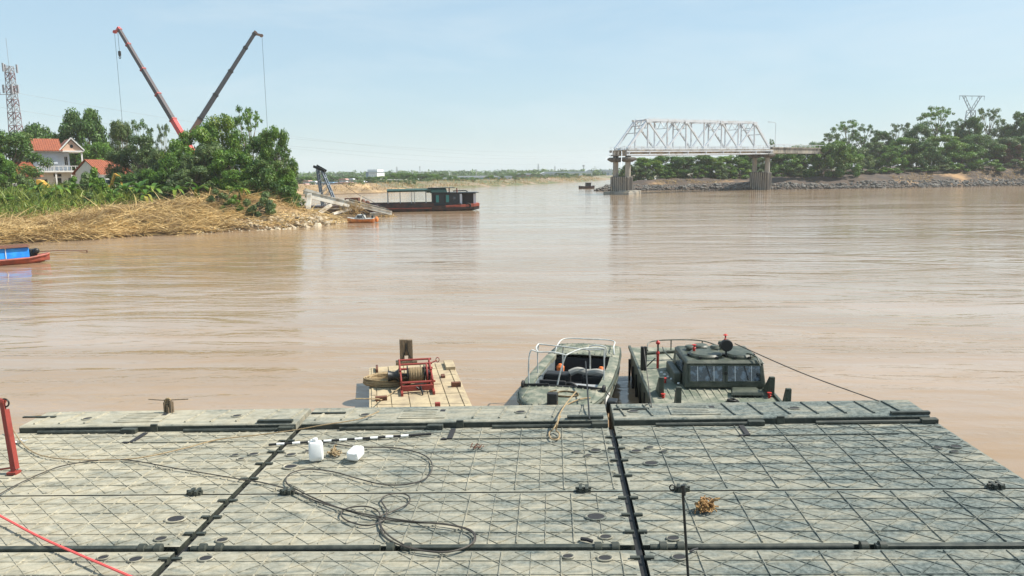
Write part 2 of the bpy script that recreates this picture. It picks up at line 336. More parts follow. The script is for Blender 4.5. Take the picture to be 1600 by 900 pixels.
def wet_edge(m, z0, z1, k):
    t = m.node_tree; N = t.nodes; L = t.links; b = N['Principled BSDF']; src = b.inputs['Base Color'].links[0].from_socket
    g = N.new('ShaderNodeNewGeometry'); s = N.new('ShaderNodeSeparateXYZ'); L.new(g.outputs['Position'], s.inputs[0])
    n = N.new('ShaderNodeTexNoise'); n.inputs['Scale'].default_value = .8; L.new(g.outputs['Position'], n.inputs['Vector'])
    a = N.new('ShaderNodeMath'); a.operation = 'MULTIPLY_ADD'; a.inputs[1].default_value = -.5; L.new(n.outputs['Fac'], a.inputs[0]); L.new(s.outputs[2], a.inputs[2])
    r = N.new('ShaderNodeMapRange'); r.inputs[1].default_value = z0 - .25; r.inputs[2].default_value = z1 - .25; r.inputs[3].default_value = 1.0; r.inputs[4].default_value = 0.0; L.new(a.outputs[0], r.inputs[0])
    x = N.new('ShaderNodeMix'); x.data_type = 'RGBA'; x.blend_type = 'MULTIPLY'; x.inputs['B'].default_value = (k, k * .95, k * .9, 1); L.new(r.outputs[0], x.inputs['Factor']); L.new(src, x.inputs['A']); L.new(x.outputs['Result'], b.inputs['Base Color'])
wet_edge(M['soil'], .12, .40, .42); wet_edge(M['darksoil'], .2, .7, .5); wet_edge(M['stone'], .25, .8, .5)
M['palestone'] = mat('pale_rubble_stone', (0.55, 0.47, 0.34), 0.9, second=(0.36, 0.29, 0.2), nscale=1.1, bump=0.4, bscale=5, coord='World')
# ------------------------------------------------------------------ land and water
LEFT = [(-400, -120), (-140, 26), (-90, 47), (-60, 58.5), (-48.5, 63.8), (-44, 66.3), (-40.8, 70.5), (-36, 74), (-31.4, 78.6), (-27.3, 83), (-24.6, 88.5), (-26.5, 93), (-33, 99),
        (-42, 110), (-56, 138), (-72, 172), (-69.5, 207), (-52, 227), (-39, 283), (-18, 339), (13, 422), (34, 505), (62, 620), (140, 830), (420, 1300), (1500, 2300)]
RIGHT = [(900, 420), (300, 272), (154, 252), (128, 244), (105, 235.5), (85, 230), (68, 227), (46, 229), (27, 230.5), (19, 229.5), (12.5, 230), (13.5, 238), (20, 256), (38, 300), (70, 400), (110, 520), (200, 760), (600, 1200), (1800, 2100)]
def resamp(P, jit, seed):
    rg = np.random.default_rng(seed); out = []
    for i in range(len(P) - 1):
        a = np.array(P[i], float); b = np.array(P[i + 1], float); L = np.linalg.norm(b - a); n = max(1, int(L / 3.0)) if L < 120 else 4
        for k in range(n):
            q = a + (b - a) * k / n
            if L < 120: q = q + rg.normal(0, jit, 2)
            out.append(q)
    out.append(np.array(P[-1], float)); return np.array(out)
LEFTP, RIGHTP = resamp(LEFT, 0.35, 1), resamp(RIGHT, 0.5, 2)
def sdist(P, x, y):
    x = np.asarray(x, float).ravel(); y = np.asarray(y, float).ravel()
    best = np.full(x.shape, 1e18); sg = np.zeros(x.shape)
    for i in range(len(P) - 1):
        ax, ay = P[i]; bx, by = P[i + 1]; dx, dy = bx - ax, by - ay; l2 = dx * dx + dy * dy + 1e-9
        t = np.clip(((x - ax) * dx + (y - ay) * dy) / l2, 0, 1)
        qx, qy = x - (ax + t * dx), y - (ay + t * dy); d2 = qx * qx + qy * qy
        u = d2 < best - 1e-9
        best = np.where(u, d2, best); sg = np.where(u, dx * (y - ay) - dy * (x - ax), sg)
    return np.sqrt(best) * np.where(sg > 0, 1, -1)
def prof(d, P): return np.interp(d, [p[0] for p in P], [p[1] for p in P])
def left_z(x, y):
    x = np.asarray(x, float); y = np.asarray(y, float); d = sdist(LEFTP, x, y).reshape(x.shape)
    near = prof(d, [(-30, -2.5), (-3, -1.2), (0, -0.12), (1.2, 0.28), (8, 0.95), (17, 1.9), (23, 3.0), (34, 3.7), (200, 4.2), (900, 5)])
    tip = prof(d, [(-30, -2.5), (-3, -1.2), (0, -0.12), (1.0, 0.35), (5, 1.5), (9, 3.0), (15, 3.7), (200, 4.2), (900, 5)])
    far = prof(d, [(-30, -2.5), (-4, -1.2), (0, -0.1), (3, 0.9), (9, 1.4), (13, 2.5), (26, 2.4), (60, 1.0), (300, 1.0), (3000, 1.5)])
    kt = np.clip((x + 52) / 16, 0, 1) * np.clip((120 - y) / 20, 0, 1); kf = np.clip((y - 115) / 40, 0, 1)
    z = near * (1 - kt) + tip * kt; z = z * (1 - kf) + far * kf
    amp = np.clip(d / 3, 0, 1) * np.where(y > 160, 1.0, 0.55)
    return z + amp * (fbm(x / 5, y / 5) * 1.0 + fbm(x / 17 + 9, y / 17) * 1.0)
def right_z(x, y):
    x = np.asarray(x, float); y = np.asarray(y, float); d = sdist(RIGHTP, x, y).reshape(x.shape)
    # land lies behind the line as it runs right to left: sign flips
    d = -d
    a = prof(d, [(-30, -2.5), (-4, -1.5), (0, -0.15), (1.5, 0.6), (7, 1.9), (12, 2.9), (20, 3.2), (200, 4.5), (2000, 9)])
    k = np.clip((x - 75) / 70, 0, 1)
    b = prof(d, [(-30, -2.5), (-4, -1.5), (0, -0.15), (1.5, 0.7), (6, 2.4), (9, 4.6), (14, 6.0), (200, 7), (2000, 9)])
    z = a * (1 - k) + b * k
    return z + np.clip(d / 3, 0, 1) * (fbm(x / 6, y / 6) * 1.6 + fbm(x / 2.1, y / 2.1, 2) * 0.5)
def grid(name, x0, x1, y0, y1, st, fn, m, drop=0.0, kind='structure'):
    xs = np.arange(x0, x1 + st * .5, st); ys = np.arange(y0, y1 + st * .5, st); X, Y = np.meshgrid(xs, ys)
    Z = fn(X, Y) - drop; V = np.stack([X.ravel(), Y.ravel(), Z.ravel()], 1); n = len(xs)
    i = (np.arange(len(ys) - 1)[:, None] * n + np.arange(n - 1)[None, :]).ravel()
    F = np.stack([i, i + 1, i + n + 1, i + n], 1)
    keep = Z.ravel()[F].max(1) > -1.6
    me = npmesh(name, V, F[keep], m, smooth=True)
    o = bpy.data.objects.new(name, me); col.objects.link(o); o['kind'] = kind
    return o
left_bank = tag(grid('left_bank', -170, -16, 24, 252, 1.0, left_z, M['soil']), 'left river bank of brown soil below the houses and trees')
far_bank = tag(grid('far_bank', -1500, 420, 246, 2300, 7.0, left_z, M['farfield'], 0.15), 'low far bank of dry brown earth behind the barge')
right_bank = tag(grid('right_bank', 10, 330, 215, 345, 1.3, right_z, M['darksoil']), 'steep eroded right bank below the trees beside the bridge')
back_land = tag(grid('hinterland', 10, 1600, 340, 2300, 9.0, right_z, M['field'], 0.2), 'flat land behind the right bank trees')
west = tag(grid('left_hinterland', -1500, -168, -120, 250, 6.0, left_z, M['field'], 0.2), 'flat land behind the houses on the left bank')
# ground sheet under everything, out to the horizon
gm = MB().add([(-2600, -2600, -3.2), (2600, -2600, -3.2), (2600, 2600, -3.2), (-2600, 2600, -3.2)], [(0, 1, 2, 3)])
tag(gm.build('ground', M['grasssoil']), 'river bed and plain running out to the horizon', kind='structure')

def water_mat():
    m = bpy.data.materials.new('muddy_river_water'); m.use_nodes = True
    t = m.node_tree; N = t.nodes; L = t.links; b = N['Principled BSDF']
    g = N.new('ShaderNodeNewGeometry')
    def mapn(sx, sy, rz=0.0):
        q = N.new('ShaderNodeMapping'); q.inputs['Scale'].default_value = (sx, sy, 1); q.inputs['Rotation'].default_value = (0, 0, rz); L.new(g.outputs['Position'], q.inputs['Vector']); return q.outputs[0]
    def noise(vec, s, det=4, dist=0.0, rough=0.55):
        n = N.new('ShaderNodeTexNoise'); n.inputs['Scale'].default_value = s; n.inputs['Detail'].default_value = det; n.inputs['Distortion'].default_value = dist; n.inputs['Roughness'].default_value = rough
        L.new(vec, n.inputs['Vector']); return n.outputs['Fac']
    def rng(v, lo, hi, a, c):
        r = N.new('ShaderNodeMapRange'); r.inputs[1].default_value = lo; r.inputs[2].default_value = hi; r.inputs[3].default_value = a; r.inputs[4].default_value = c; L.new(v, r.inputs[0]); return r.outputs[0]
    # silt streaks drawn out by the current
    streak = rng(noise(mapn(0.035, 0.16, R_(-12)), 1.0, 6, 1.4), 0.40, 0.64, 0, 1)
    boil = rng(noise(mapn(0.12, 0.30, R_(-8)), 1.0, 5, 2.0), 0.5, 0.62, 0, 1)
    mx = N.new('ShaderNodeMix'); mx.data_type = 'RGBA'; mx.inputs['A'].default_value = (0.288, 0.197, 0.116, 1); mx.inputs['B'].default_value = (0.352, 0.257, 0.178, 1); L.new(streak, mx.inputs['Factor'])
    m2 = N.new('ShaderNodeMix'); m2.data_type = 'RGBA'; m2.inputs['B'].default_value = (0.30, 0.19, 0.092, 1)
    mm = N.new('ShaderNodeMath'); mm.operation = 'MULTIPLY'; mm.inputs[1].default_value = 0.6; L.new(boil, mm.inputs[0]); L.new(mm.outputs[0], m2.inputs['Factor']); L.new(mx.outputs['Result'], m2.inputs['A'])
    # thin foam and silt filaments turned up by the eddies
    fl = noise(mapn(0.10, 0.42, R_(-10)), 1.0, 5, 2.6, .6); ab = N.new('ShaderNodeMath'); ab.operation = 'SUBTRACT'; ab.inputs[1].default_value = .5; L.new(fl, ab.inputs[0])
    a2 = N.new('ShaderNodeMath'); a2.operation = 'ABSOLUTE'; L.new(ab.outputs[0], a2.inputs[0]); fil = rng(a2.outputs[0], 0.0, 0.012, 1.0, 0.0)
    pm = rng(noise(mapn(0.05, 0.12, R_(-10)), 1.0, 4, 1.0), .50, .62, 0, .75); fm_ = N.new('ShaderNodeMath'); fm_.operation = 'MULTIPLY'; L.new(fil, fm_.inputs[0]); L.new(pm, fm_.inputs[1])
    m3 = N.new('ShaderNodeMix'); m3.data_type = 'RGBA'; m3.inputs['B'].default_value = (0.40, 0.245, 0.105, 1); L.new(fm_.outputs[0], m3.inputs['Factor']); L.new(m2.outputs['Result'], m3.inputs['A'])
    L.new(m3.outputs['Result'], b.inputs['Base Color'])
    b.inputs['IOR'].default_value = 1.37
    calm = rng(noise(mapn(0.018, 0.11, R_(-6)), 1.0, 5, 1.2), 0.44, 0.58, 0.25, 1.0)
    w1 = noise(mapn(0.45, 1.1, R_(-10)), 1.0, 4, 0.8); w2 = noise(mapn(2.2, 4.2, R_(8)), 1.0, 3, 0.4); w3 = noise(mapn(0.10, 0.28, R_(-15)), 1.0, 3, 1.0)
    def mul(a, k):
        q = N.new('ShaderNodeMath'); q.operation = 'MULTIPLY'; L.new(a, q.inputs[0])
        if isinstance(k, float): q.inputs[1].default_value = k
        else: L.new(k, q.inputs[1])
        return q.outputs[0]
    def add(a, c):
        q = N.new('ShaderNodeMath'); L.new(a, q.inputs[0]); L.new(c, q.inputs[1]); return q.outputs[0]
    h = add(add(mul(mul(w1, 0.052), calm), mul(mul(w2, 0.020), calm)), mul(w3, 0.13))
    bp = N.new('ShaderNodeBump'); bp.inputs['Strength'].default_value = 1.0; bp.inputs['Distance'].default_value = 1.0
    L.new(h, bp.inputs['Height']); L.new(bp.outputs[0], b.inputs['Normal'])
    rr = rng(calm, 0.25, 1.0, 0.05, 0.12); L.new(rr, b.inputs['Roughness'])
    return m
M['water'] = water_mat()
wm = MB().add([(-2590, -2590, 0), (2590, -2590, 0), (2590, 2590, 0), (-2590, 2590, 0)], [(0, 1, 2, 3)])
tag(wm.build('river_water', M['water']), 'wide muddy brown river with faint ripples', kind='structure')
M['redstrap'] = mat('red_strap_webbing', (0.75, 0.10, 0.09), 0.6)
M['armygrey'] = mat('grey_green_paint', (0.16, 0.19, 0.21), 0.5, second=(0.10, 0.12, 0.12), nscale=4)
M['greycanvas'] = mat('grey_canvas', (0.30, 0.29, 0.26), 0.85, bump=0.3, bscale=12)
M['pipe'] = mat('pale_painted_pipe', (0.60, 0.61, 0.58), 0.45, second=(0.4, 0.4, 0.37), nscale=6)
M['glasslit'] = mat('cabin_glass', (0.02, 0.028, 0.036), 0.04, spec=1.0, second=(0.13, 0.17, 0.21), nscale=7.0, lo=0.5, hi=0.60)  # pale blue-grey patches put reflections into the glass colour
M['derricksteel'] = mat('blue_grey_steel', (0.13, 0.17, 0.22), 0.5, second=(0.2, 0.22, 0.24), nscale=1.5)
M['orangeboat'] = mat('orange_hull', (0.62, 0.21, 0.05), 0.5, second=(0.4, 0.13, 0.04), nscale=3)
# ------------------------------------------------------------------ floating pontoon bridge sections
DECK_Z, TILT = 0.6, -1.2
MD = Matrix.Translation((0, 0, DECK_Z)) @ Matrix.Rotation(R_(TILT), 4, 'Y')
def deck_pt(px, py, z=0.0):        # where a sight line meets the tilted deck (deck coordinates)
    inv = MD.inverted(); o = inv @ Vector((0, 0, CAM_Z)); e = inv @ D(px, py, 1.0); d = e - o
    return o + d * ((z - o.z) / d.z)
SEC = 6.55; X0 = -11.9; YSTEP, YSTRIP, YHINGE, YGAP, YNEAR = 15.05, 16.12, 11.8, 9.92, 6.3
_rib_cache = {}
def rib_mesh(L, wd, ht, m):
    k = (round(L, 2), wd, ht, m.name)
    if k not in _rib_cache:
        L = k[0]
        _rib_cache[k] = MB().add([(-wd / 2, 0, -.015), (wd / 2, 0, -.015), (wd / 2, L, -.015), (-wd / 2, L, -.015), (-wd * .22, 0.004, ht), (wd * .22, 0.004, ht), (wd * .22, L - .004, ht), (-wd * .22, L - .004, ht)],
                                [(3, 2, 1, 0), (4, 5, 6, 7), (0, 1, 5, 4), (1, 2, 6, 5), (2, 3, 7, 6), (3, 0, 4, 7)]).mesh('rib', m)
    return _rib_cache[k]
def rib(panel, a, b, wd, ht, m):
    a = Vector(a); b = Vector(b); d = b - a
    return instm('rib', rib_mesh(d.length, wd, ht, m), panel, (a.x, a.y, 0), (0, 0, math.atan2(-d.x, d.y)))
def clip_line(p, q, x0, x1, y0, y1):
    t0, t1 = 0.0, 1.0; dx, dy = q[0] - p[0], q[1] - p[1]
    for pp, qq in ((-dx, p[0] - x0), (dx, x1 - p[0]), (-dy, p[1] - y0), (dy, y1 - p[1])):
        if abs(pp) < 1e-9:
            if qq < 0: return None
            continue
        t = qq / pp
        if pp < 0: t0 = max(t0, t)
        else: t1 = min(t1, t)
    if t1 - t0 < 1e-3: return None
    return (p[0] + dx * t0, p[1] + dy * t0), (p[0] + dx * t1, p[1] + dy * t1)
def panel_mesh(x0, x1, y0, y1, seed, m):
    # dented plate: shallow pillows between the ribs, with a rolled-down rim
    st = 0.09; nx = int((x1 - x0) / st); ny = int((y1 - y0) / st)
    xs = np.linspace(x0, x1, nx + 1); ys = np.linspace(y0, y1, ny + 1); X, Y = np.meshgrid(xs, ys)
    ph = (Y - y0) / 0.36; Z = 0.007 * np.abs(np.sin(np.pi * ph)) + 0.012 * fbm(X / .5 + seed * 7, Y / .35 + seed * 3, 3) - 0.006
    Z[0, :] = Z[-1, :] = -0.006; Z[:, 0] = Z[:, -1] = -0.006
    n = nx + 1; V = np.stack([X.ravel(), Y.ravel(), Z.ravel()], 1)
    i = (np.arange(ny)[:, None] * n + np.arange(nx)[None, :]).ravel(); F = np.stack([i, i + 1, i + n + 1, i + n], 1)
    # skirt, coloured dark to put the seam shade into its paint
    ring = list(range(nx + 1)) + [k * n + nx for k in range(1, ny + 1)] + [ny * n + k for k in range(nx - 1, -1, -1)] + [k * n for k in range(ny - 1, 0, -1)]
    b = len(V); lo = V[ring].copy(); lo[:, 2] = -0.12; V = np.vstack([V, lo]); r = len(ring)
    SF = np.array([(ring[k], b + k, b + (k + 1) % r, ring[(k + 1) % r]) for k in range(r)])
    return npmesh('deck_panel', V, F, m, smooth=True), npmesh('rim_plate', V, SF, M['darkgreen'])
def make_panel(root, x0, x1, y0, y1, seed, off, dirs=(1, -1), thin=False):
    pm, rm = panel_mesh(x0, x1, y0, y1, seed, M['mudgreen']); p = instm('deck_panel', pm, root); instm('rim_plate', rm, p)
    mr = M['ribmud']; e = 0.05; a, b_, c, d = x0 + e, x1 - e, y0 + e, y1 - e
    x = a + off
    while x < b_:
        rib(p, (x, c), (x, d), 0.034, 0.016, mr)
        if thin and x + .41 < b_: rib(p, (x + .41, c), (x + .41, d), 0.018, 0.0115, mr)
        x += 0.82
    y = c + 0.33
    while y < d - 0.1: rib(p, (a, y), (b_, y), 0.024, 0.010, mr); y += 0.36
    sl = 0.72 / 0.82
    for dr in dirs:
        k = -12
        while k < 27:
            xx = a + off + k * 0.547; q = clip_line((xx - dr * 9, c - 9 * sl), (xx + dr * 9, c + 9 * sl), a, b_, c, d)
            if q and (Vector(q[0]) - Vector(q[1])).length > 0.25: rib(p, q[0], q[1], 0.019, 0.013 if dr > 0 else 0.0085, mr)
            k += 1
    return p
M['ribmud'] = deck_mat('rib_mud_worn', 0.8)
ring_me = MB().torus((0, 0, 0.004), 0.088, 0.014, 18, 5).mesh('rim', M['ribmud'], True)
disc_me = MB().lathe([(0.085, 0.0), (0.085, 0.006)], 18).mesh('socket', M['dark'])
bush_me = MB().lathe([(0.055, 0), (0.055, .07), (0.03, .085)], 10, axis='x').mesh('knuckle', M['darkgreen'], True)
latch_me = MB().box(-.12, .12, -.05, .05, -.01, .05).box(-.07, -.02, -.09, .09, .02, .085).box(.03, .08, -.09, .09, .02, .085).tube([(-.13, 0, .06), (.13, 0, .06)], .022, 8).mesh('latch', M['darkgreen'])
def socket(root, x, y, s=1.0, z=0.012):
    o = instm('lashing_socket', disc_me, root, (x, y, z), (0, 0, 0), (s * 1.15, s * .9, 1)); instm('rim', ring_me, o)
def make_section(x0, label, seed, flip, left_end=False, right_end=False):
    root = thing('pontoon_section', label, 'pontoon', group='floating bridge sections', mw=MD @ Matrix.Translation((x0, 0, 0)))
    a, b = 0.06, SEC - 0.06
    # hulls (far bow pontoon undercut), kept separate by the hinge gaps
    MB().prism([(YGAP + .05, -.13), (YHINGE - .02, -.13), (YHINGE - .02, -1.15), (YGAP + .15, -1.15)], 'x', a + .03, b - .03).build('hull', M['darkgreen'], root)
    MB().prism([(YHINGE + .02, -.13), (YSTEP + .4, -.13), (YSTEP + .4, -.6), (YSTEP - .9, -1.15), (YHINGE + .12, -1.15)], 'x', a + .03, b - .03).build('hull', M['darkgreen'], root)
    MB().prism([(YNEAR + .05, -.13), (YGAP - .05, -.13), (YGAP - .15, -1.15), (YNEAR + .3, -1.15)], 'x', a + .03, b - .03).build('hull', M['darkgreen'], root)
    make_panel(root, a, b, YHINGE + .022, YSTEP - .03, seed, 0.3 + .21 * seed, thin=not right_end)
    make_panel(root, a, b, YGAP + .075, YHINGE - .022, seed + 5, 0.45 + .17 * seed, thin=not right_end)
    make_panel(root, a, b, YNEAR, YGAP - .075, seed + 9, 0.2 + .23 * seed, thin=not right_end)
    # raised edge strip
    lx = a + (0.35 if left_end else 0.0); rx = b - (0.10 if right_end else 0.0)
    st = MB().prism([(YSTEP, -.06), (YSTEP, .11), (YSTEP + .03, .135), (YSTRIP - .10, .15), (YSTRIP, .06), (YSTRIP - .05, -.12), (YSTEP + .3, -.25)], 'x', lx, rx).build('edge_strip', M['mudgreen'], root, bevel=0.012)
    MB().box(lx + .01, rx - .01, YSTEP - .010, YSTEP - .002, -.05, .100).build('step_shade_sheet', M['darkgreen'], st)  # thin dark sheet paints the shade on the step's front face
    x = lx + .25; sk = -0.16 * flip; k = 0; hx = lx + (2.0 if flip > 0 else 1.2)
    while x < rx - .2:
        if not (hx - .12 < x < hx + 1.15):
            o = MB().prism([(-.026, -.01), (.026, -.01), (.014, .034), (-.014, .034)], 'y', 0, .74).build('cleat', M['ribmud'], st)
            o.location = (x, YSTEP + .14, .132); o.rotation_euler = (R_(0.9), 0, R_(-9 * flip))
        x += 0.56; k += 1
    hp = MB().box(0, 1.02, 0, .62, 0, .018).build('hatch', M['mudgreen'], st, bevel=.008, loc=(hx, YSTEP + .18, .140)); hp.rotation_euler = (R_(0.8), 0, 0)
    for j in range(5): MB().box(.06, .80, .08 + j * .105, .10 + j * .105, .016, .026).build('hatch_rib', M['ribmud'], hp)
    MB().box(.86, .97, .38, .52, .017, .021).build('hatch_handle', M['dark'], hp)
    socket(root, hx + 2.6, YSTEP + .5, 1.1, .147); socket(root, hx - .75, YSTEP + .45, 1.1, .147)
    # bar locked to the face of the strip
    for (u0, u1) in ((.9, 2.8), (4.1, 6.2)):
        MB().tube([(u0, YSTEP - .10, .035), (u1, YSTEP - .10, .035)], .04, 8).build('tie_bar', M['darkgreen'], root, True)
        MB().box(u1 - .05, u1 + .28, YSTEP - .17, YSTEP - .03, 0.0, .10).build('bar_lock', M['darkgreen'], root, bevel=.015)
    MB().box(3.35, 3.50, YSTEP - .05, YSTEP - .004, .0, .16).build('bracket', M['darkgreen'], root, bevel=.01)
    # recess by the strip (folded ramp flap)
    fl = .62 * SEC if flip < 0 else .50 * SEC
    fx = 3.25 if flip > 0 else 2.55
    MB().box(fx, fx + .10, YSTEP - .72, YSTEP - .16, .004, .026).build('slot', M['dark'], root)
    MB().box(fx - .12, fx - .004, YSTEP - .76, YSTEP - .70, .004, .028).build('slot', M['dark'], root)
    MB().box(fx + .1, SEC - 1.1, YSTEP - .745, YSTEP - .715, .0, .028).build('flap_edge', M['ribmud'], root)
    # hinge gap: pipes, bars and knuckles
    MB().tube([(.15, YGAP, .0), (2.9, YGAP, .0)], .045, 10).build('torsion_bar', M['darkgreen'], root, True)
    MB().box(3.2, SEC - .3, YGAP - .05, YGAP + .05, -.08, .035).build('hinge_beam', M['darkgreen'], root, bevel=.01)
    for u in (.28, .52, 3.0, 3.25, SEC - .38, SEC - .62): instm('knuckle', bush_me, root, (u, YGAP, .01), (0, 0, 0), (1.3, 1.25, 1.25))
    for u in (.9, SEC - .7): instm('latch', latch_me, root, (u, YHINGE, .0))
    MB().box(SEC - .05, SEC + .04, YNEAR, YSTEP - .05, -.5, -.075).build('gap_shade_fill', M['black'], root)  # black filler added to paint the shade down in the joint gap
    # coupling lugs along the joint with the next section
    for y in (8.7, 9.6, 10.35, 10.9, 11.5, 12.4, 13.1, 13.7, 14.3):
        if not right_end: MB().box(SEC - .16, SEC - .03, y - .03, y + .03, .0, .035).build('coupling_lug', M['darkgreen'], root)
        MB().box(.03, .16, y - .03, y + .03, .0, .035).build('coupling_lug', M['darkgreen'], root)
    for (u, y, s) in ((.35, 13.55, 1), (.62, 13.72, .8), (.85, 13.5, .7), (SEC - .4, 13.6, 1), (SEC - .75, 13.55, .8), (SEC - .55, 13.35, .7), (.5, 10.15, .9), (SEC - .45, 10.2, .9), (SEC - .55, 10.85, 1.5), (.55, 12.95, 1.3), (SEC - .5, 9.6, 1.0), (.5, 9.62, 1.0), (SEC - 1.0, 9.65, .8)):
        socket(root, u, y, s)
    # stops at the outer edge, visible from the deck end
    MB().box(SEC - .9, SEC - .15, YSTEP + .02, YSTEP + .12, .137, .19).build('edge_stop', M['darkgreen'], root)
    MB().box(.1, .85, YSTEP + .55, YSTEP + .61, .147, .175).build('edge_stop', M['darkgreen'], root)
    return root
secs = []
secs.append(make_section(X0, 'muddy pontoon bridge section on the left, with the red post', 0, 1, left_end=True))
secs.append(make_section(X0 + SEC, 'middle pontoon bridge section with coiled hose and white jugs on its deck', 1, 1))
secs.append(make_section(X0 + 2 * SEC, 'right end pontoon bridge section beside the cabin boat', 2, -1, right_end=True))
# stencilled mark on the right and the middle section
def stencil(root, txt, x, y, size):
    c = bpy.data.curves.new('stencil', 'FONT'); c.body = txt; c.size = size; c.space_character = 1.25; c.extrude = 0.001
    t = bpy.data.objects.new('stencil_text', c); col.objects.link(t); bpy.context.view_layer.update()
    me = bpy.data.meshes.new_from_object(t.evaluated_get(bpy.context.evaluated_depsgraph_get())); bpy.data.objects.remove(t)
    me.materials.clear(); me.materials.append(M['black'])
    o = instm('stencil', me, root, (x, y, .03), (0, 0, 0), (1, 1.5, 1))
q = deck_pt(1204, 700); stencil(secs[2], 'A  - A  MACA', q.x - (X0 + 2 * SEC), q.y, .085)
q = deck_pt(666, 710); stencil(secs[1], 'A M G M M A', q.x - (X0 + SEC), q.y, .075)

# ------------------------------------------------------------------ things lying on the deck
def on_deck(name, label, cat, x, y, rz=0, z=0.03, group=None):
    return thing(name, label, cat, mw=MD @ Matrix.Translation((x, y, z)) @ Matrix.Rotation(rz, 4, 'Z'), group=group)
def deck_rope(name, pix, r, m, label, cat, z=None, n=8):
    z = .035 + r if z is None else z
    pts = []
    for i, p in enumerate(pix):
        zz = z + (p[2] if len(p) > 2 else 0)
        pts.append(MD @ deck_pt(p[0], p[1], zz))
    o = MB().tube(smooth_path(pts, 8), r, 6).build(name, m, None, True)
    return tag(o, label, cat)
deck_rope('hose', [(500, 690), (560, 698), (620, 700), (660, 710), (675, 725), (668, 745), (640, 756), (600, 757), (560, 748), (520, 737), (480, 733), (452, 741), (448, 755), (470, 768), (500, 782), (540, 797), (580, 808), (640, 816), (690, 818), (730, 826), (743, 838), (735, 852), (700, 862), (650, 858), (615, 842), (597, 825), (593, 808), (610, 800), (636, 788), (640, 777), (628, 771), (606, 773), (596, 782), (604, 797), (600, 812), (575, 821), (546, 815), (533, 805), (540, 795), (570, 791), (592, 800), (594, 822), (606, 842), (640, 856, .02), (690, 863, .02), (728, 855, .02), (741, 842, .02), (734, 829, .02), (700, 820, .02), (640, 814, .02), (570, 803, .02), (500, 785, .02), (455, 766, .02), (410, 754), (370, 748)], .0125, M['cable'], 'dark hose lying in loose loops on the middle pontoon', 'hose')
deck_rope('cable', [(370, 748), (330, 741), (270, 731), (210, 720), (170, 718), (130, 722), (90, 730), (50, 746), (10, 766), (-30, 790)], .012, M['cable'], 'dark cable curving across the left pontoon to the frame edge', 'cable')
deck_rope('tether', [(14, 650, .25), (20, 670, .12), (40, 698), (75, 714), (150, 719), (220, 715), (290, 700), (340, 687), (400, 680), (460, 672, .05), (505, 664, .14), (560, 655, .16), (592, 643, .17)], .012, M['rope'], 'thin brown line running from the red post to the step', 'rope')
deck_rope('red_strap', [(-60, 775, .1), (0, 806, .06), (60, 838, .05), (120, 865, .05), (200, 899, .08), (260, 926, .1)], .018, M['redstrap'] if 'redstrap' in M else M['red'], 'pale red strap crossing the lower left corner of the deck', 'strap')
deck_rope('mooring_rope', [(900, 612, .30), (885, 630, .24), (874, 648, .20), (871, 662, .17), (869, 672, .02), (874, 678), (872, 686), (862, 686), (858, 677), (866, 668, .06), (876, 650, .2)], .016, M['rope'], 'tan rope looped over the step below the open boat', 'rope')
# two white jugs tied together
def jug(px, py, s, rz, lay, label):
    q = deck_pt(px, py); o = on_deck('jerrycan', label, 'jerrycan', q.x, q.y, rz, .03, 'white plastic jugs')
    prof_ = [(.0, 0), (.10, 0), (.135, .03), (.14, .10), (.137, .33), (.11, .385), (.045, .395), (.045, .42)]
    secs_ = []
    for (r, z) in prof_[1:]:
        k = 20; ring = []
        for i in range(k):
            a = 2 * math.pi * i / k; e = 0.34
            cx = math.copysign(abs(math.cos(a)) ** e, math.cos(a)) * r * 1.02; cy_ = math.copysign(abs(math.sin(a)) ** e, math.sin(a)) * r * .75
            ring.append((cx, cy_, z))
        secs_.append(ring)
    body = MB().loft(secs_).build('body', M['plastic'], o, True)
    cap = MB().lathe([(.05, .42), (.05, .455), (.03, .46)], 12).build('cap', M['plastic'], o, True)
    hd = MB().tube(smooth_path([(-.09, 0, .34), (-.10, 0, .42), (-.03, 0, .43)], 6), .015, 8).build('handle', M['plastic'], o, True)
    ml = Matrix.Rotation(lay[0], 4, 'X') @ Matrix.Rotation(lay[1], 4, 'Y')
    for c in (body, cap, hd): c.matrix_local = Matrix.Translation((0, 0, lay[2])) @ ml @ Matrix.Scale(s, 4)
    return o
jug(495, 721, .92, R_(15), (0, 0, 0), 'larger white plastic jug standing upright beside the striped pole')
jug(550, 725, .82, R_(-8), (R_(-82), R_(6), .10), 'smaller white plastic jug lying on its side right of the tall one')
# lump of rope between the jugs, drift clump
def tangle(name, px, py, size, n, r, m, label, cat, seed, flat=.6):
    rg = random.Random(seed); q = deck_pt(px, py); mb = MB()
    for i in range(n):
        c = Vector((rg.gauss(0, size * .35), rg.gauss(0, size * .35), abs(rg.gauss(0, size * .4)) * flat + .01)); a = rg.random() * 6.28; b = rg.uniform(-.8, .8); L = size * rg.uniform(.5, 1.0)
        d = Vector((math.cos(a) * math.cos(b), math.sin(a) * math.cos(b), math.sin(b))); k = Vector((rg.gauss(0, .3), rg.gauss(0, .3), rg.gauss(0, .3))) * size
        pts = [c - d * L * .5, c + k * .5, c + d * L * .5]
        pts = [Vector((p.x, p.y, max(p.z, r))) for p in pts]
        mb.tube(smooth_path(pts, 3), r * rg.uniform(.7, 1.2), 5)
    o = mb.build(name, m, None, True); o.matrix_world = MD @ Matrix.Translation((q.x, q.y, .03))
    return tag(o, label, cat)
tangle('rope_knot', 522, 713, .17, 26, .014, M['rope'], 'knotted tan rope between the two white jugs', 'rope', 4)
M['driftwood'] = mat('brown_drift', (0.20, 0.10, 0.035), 0.8, second=(0.42, 0.25, 0.09), nscale=14)
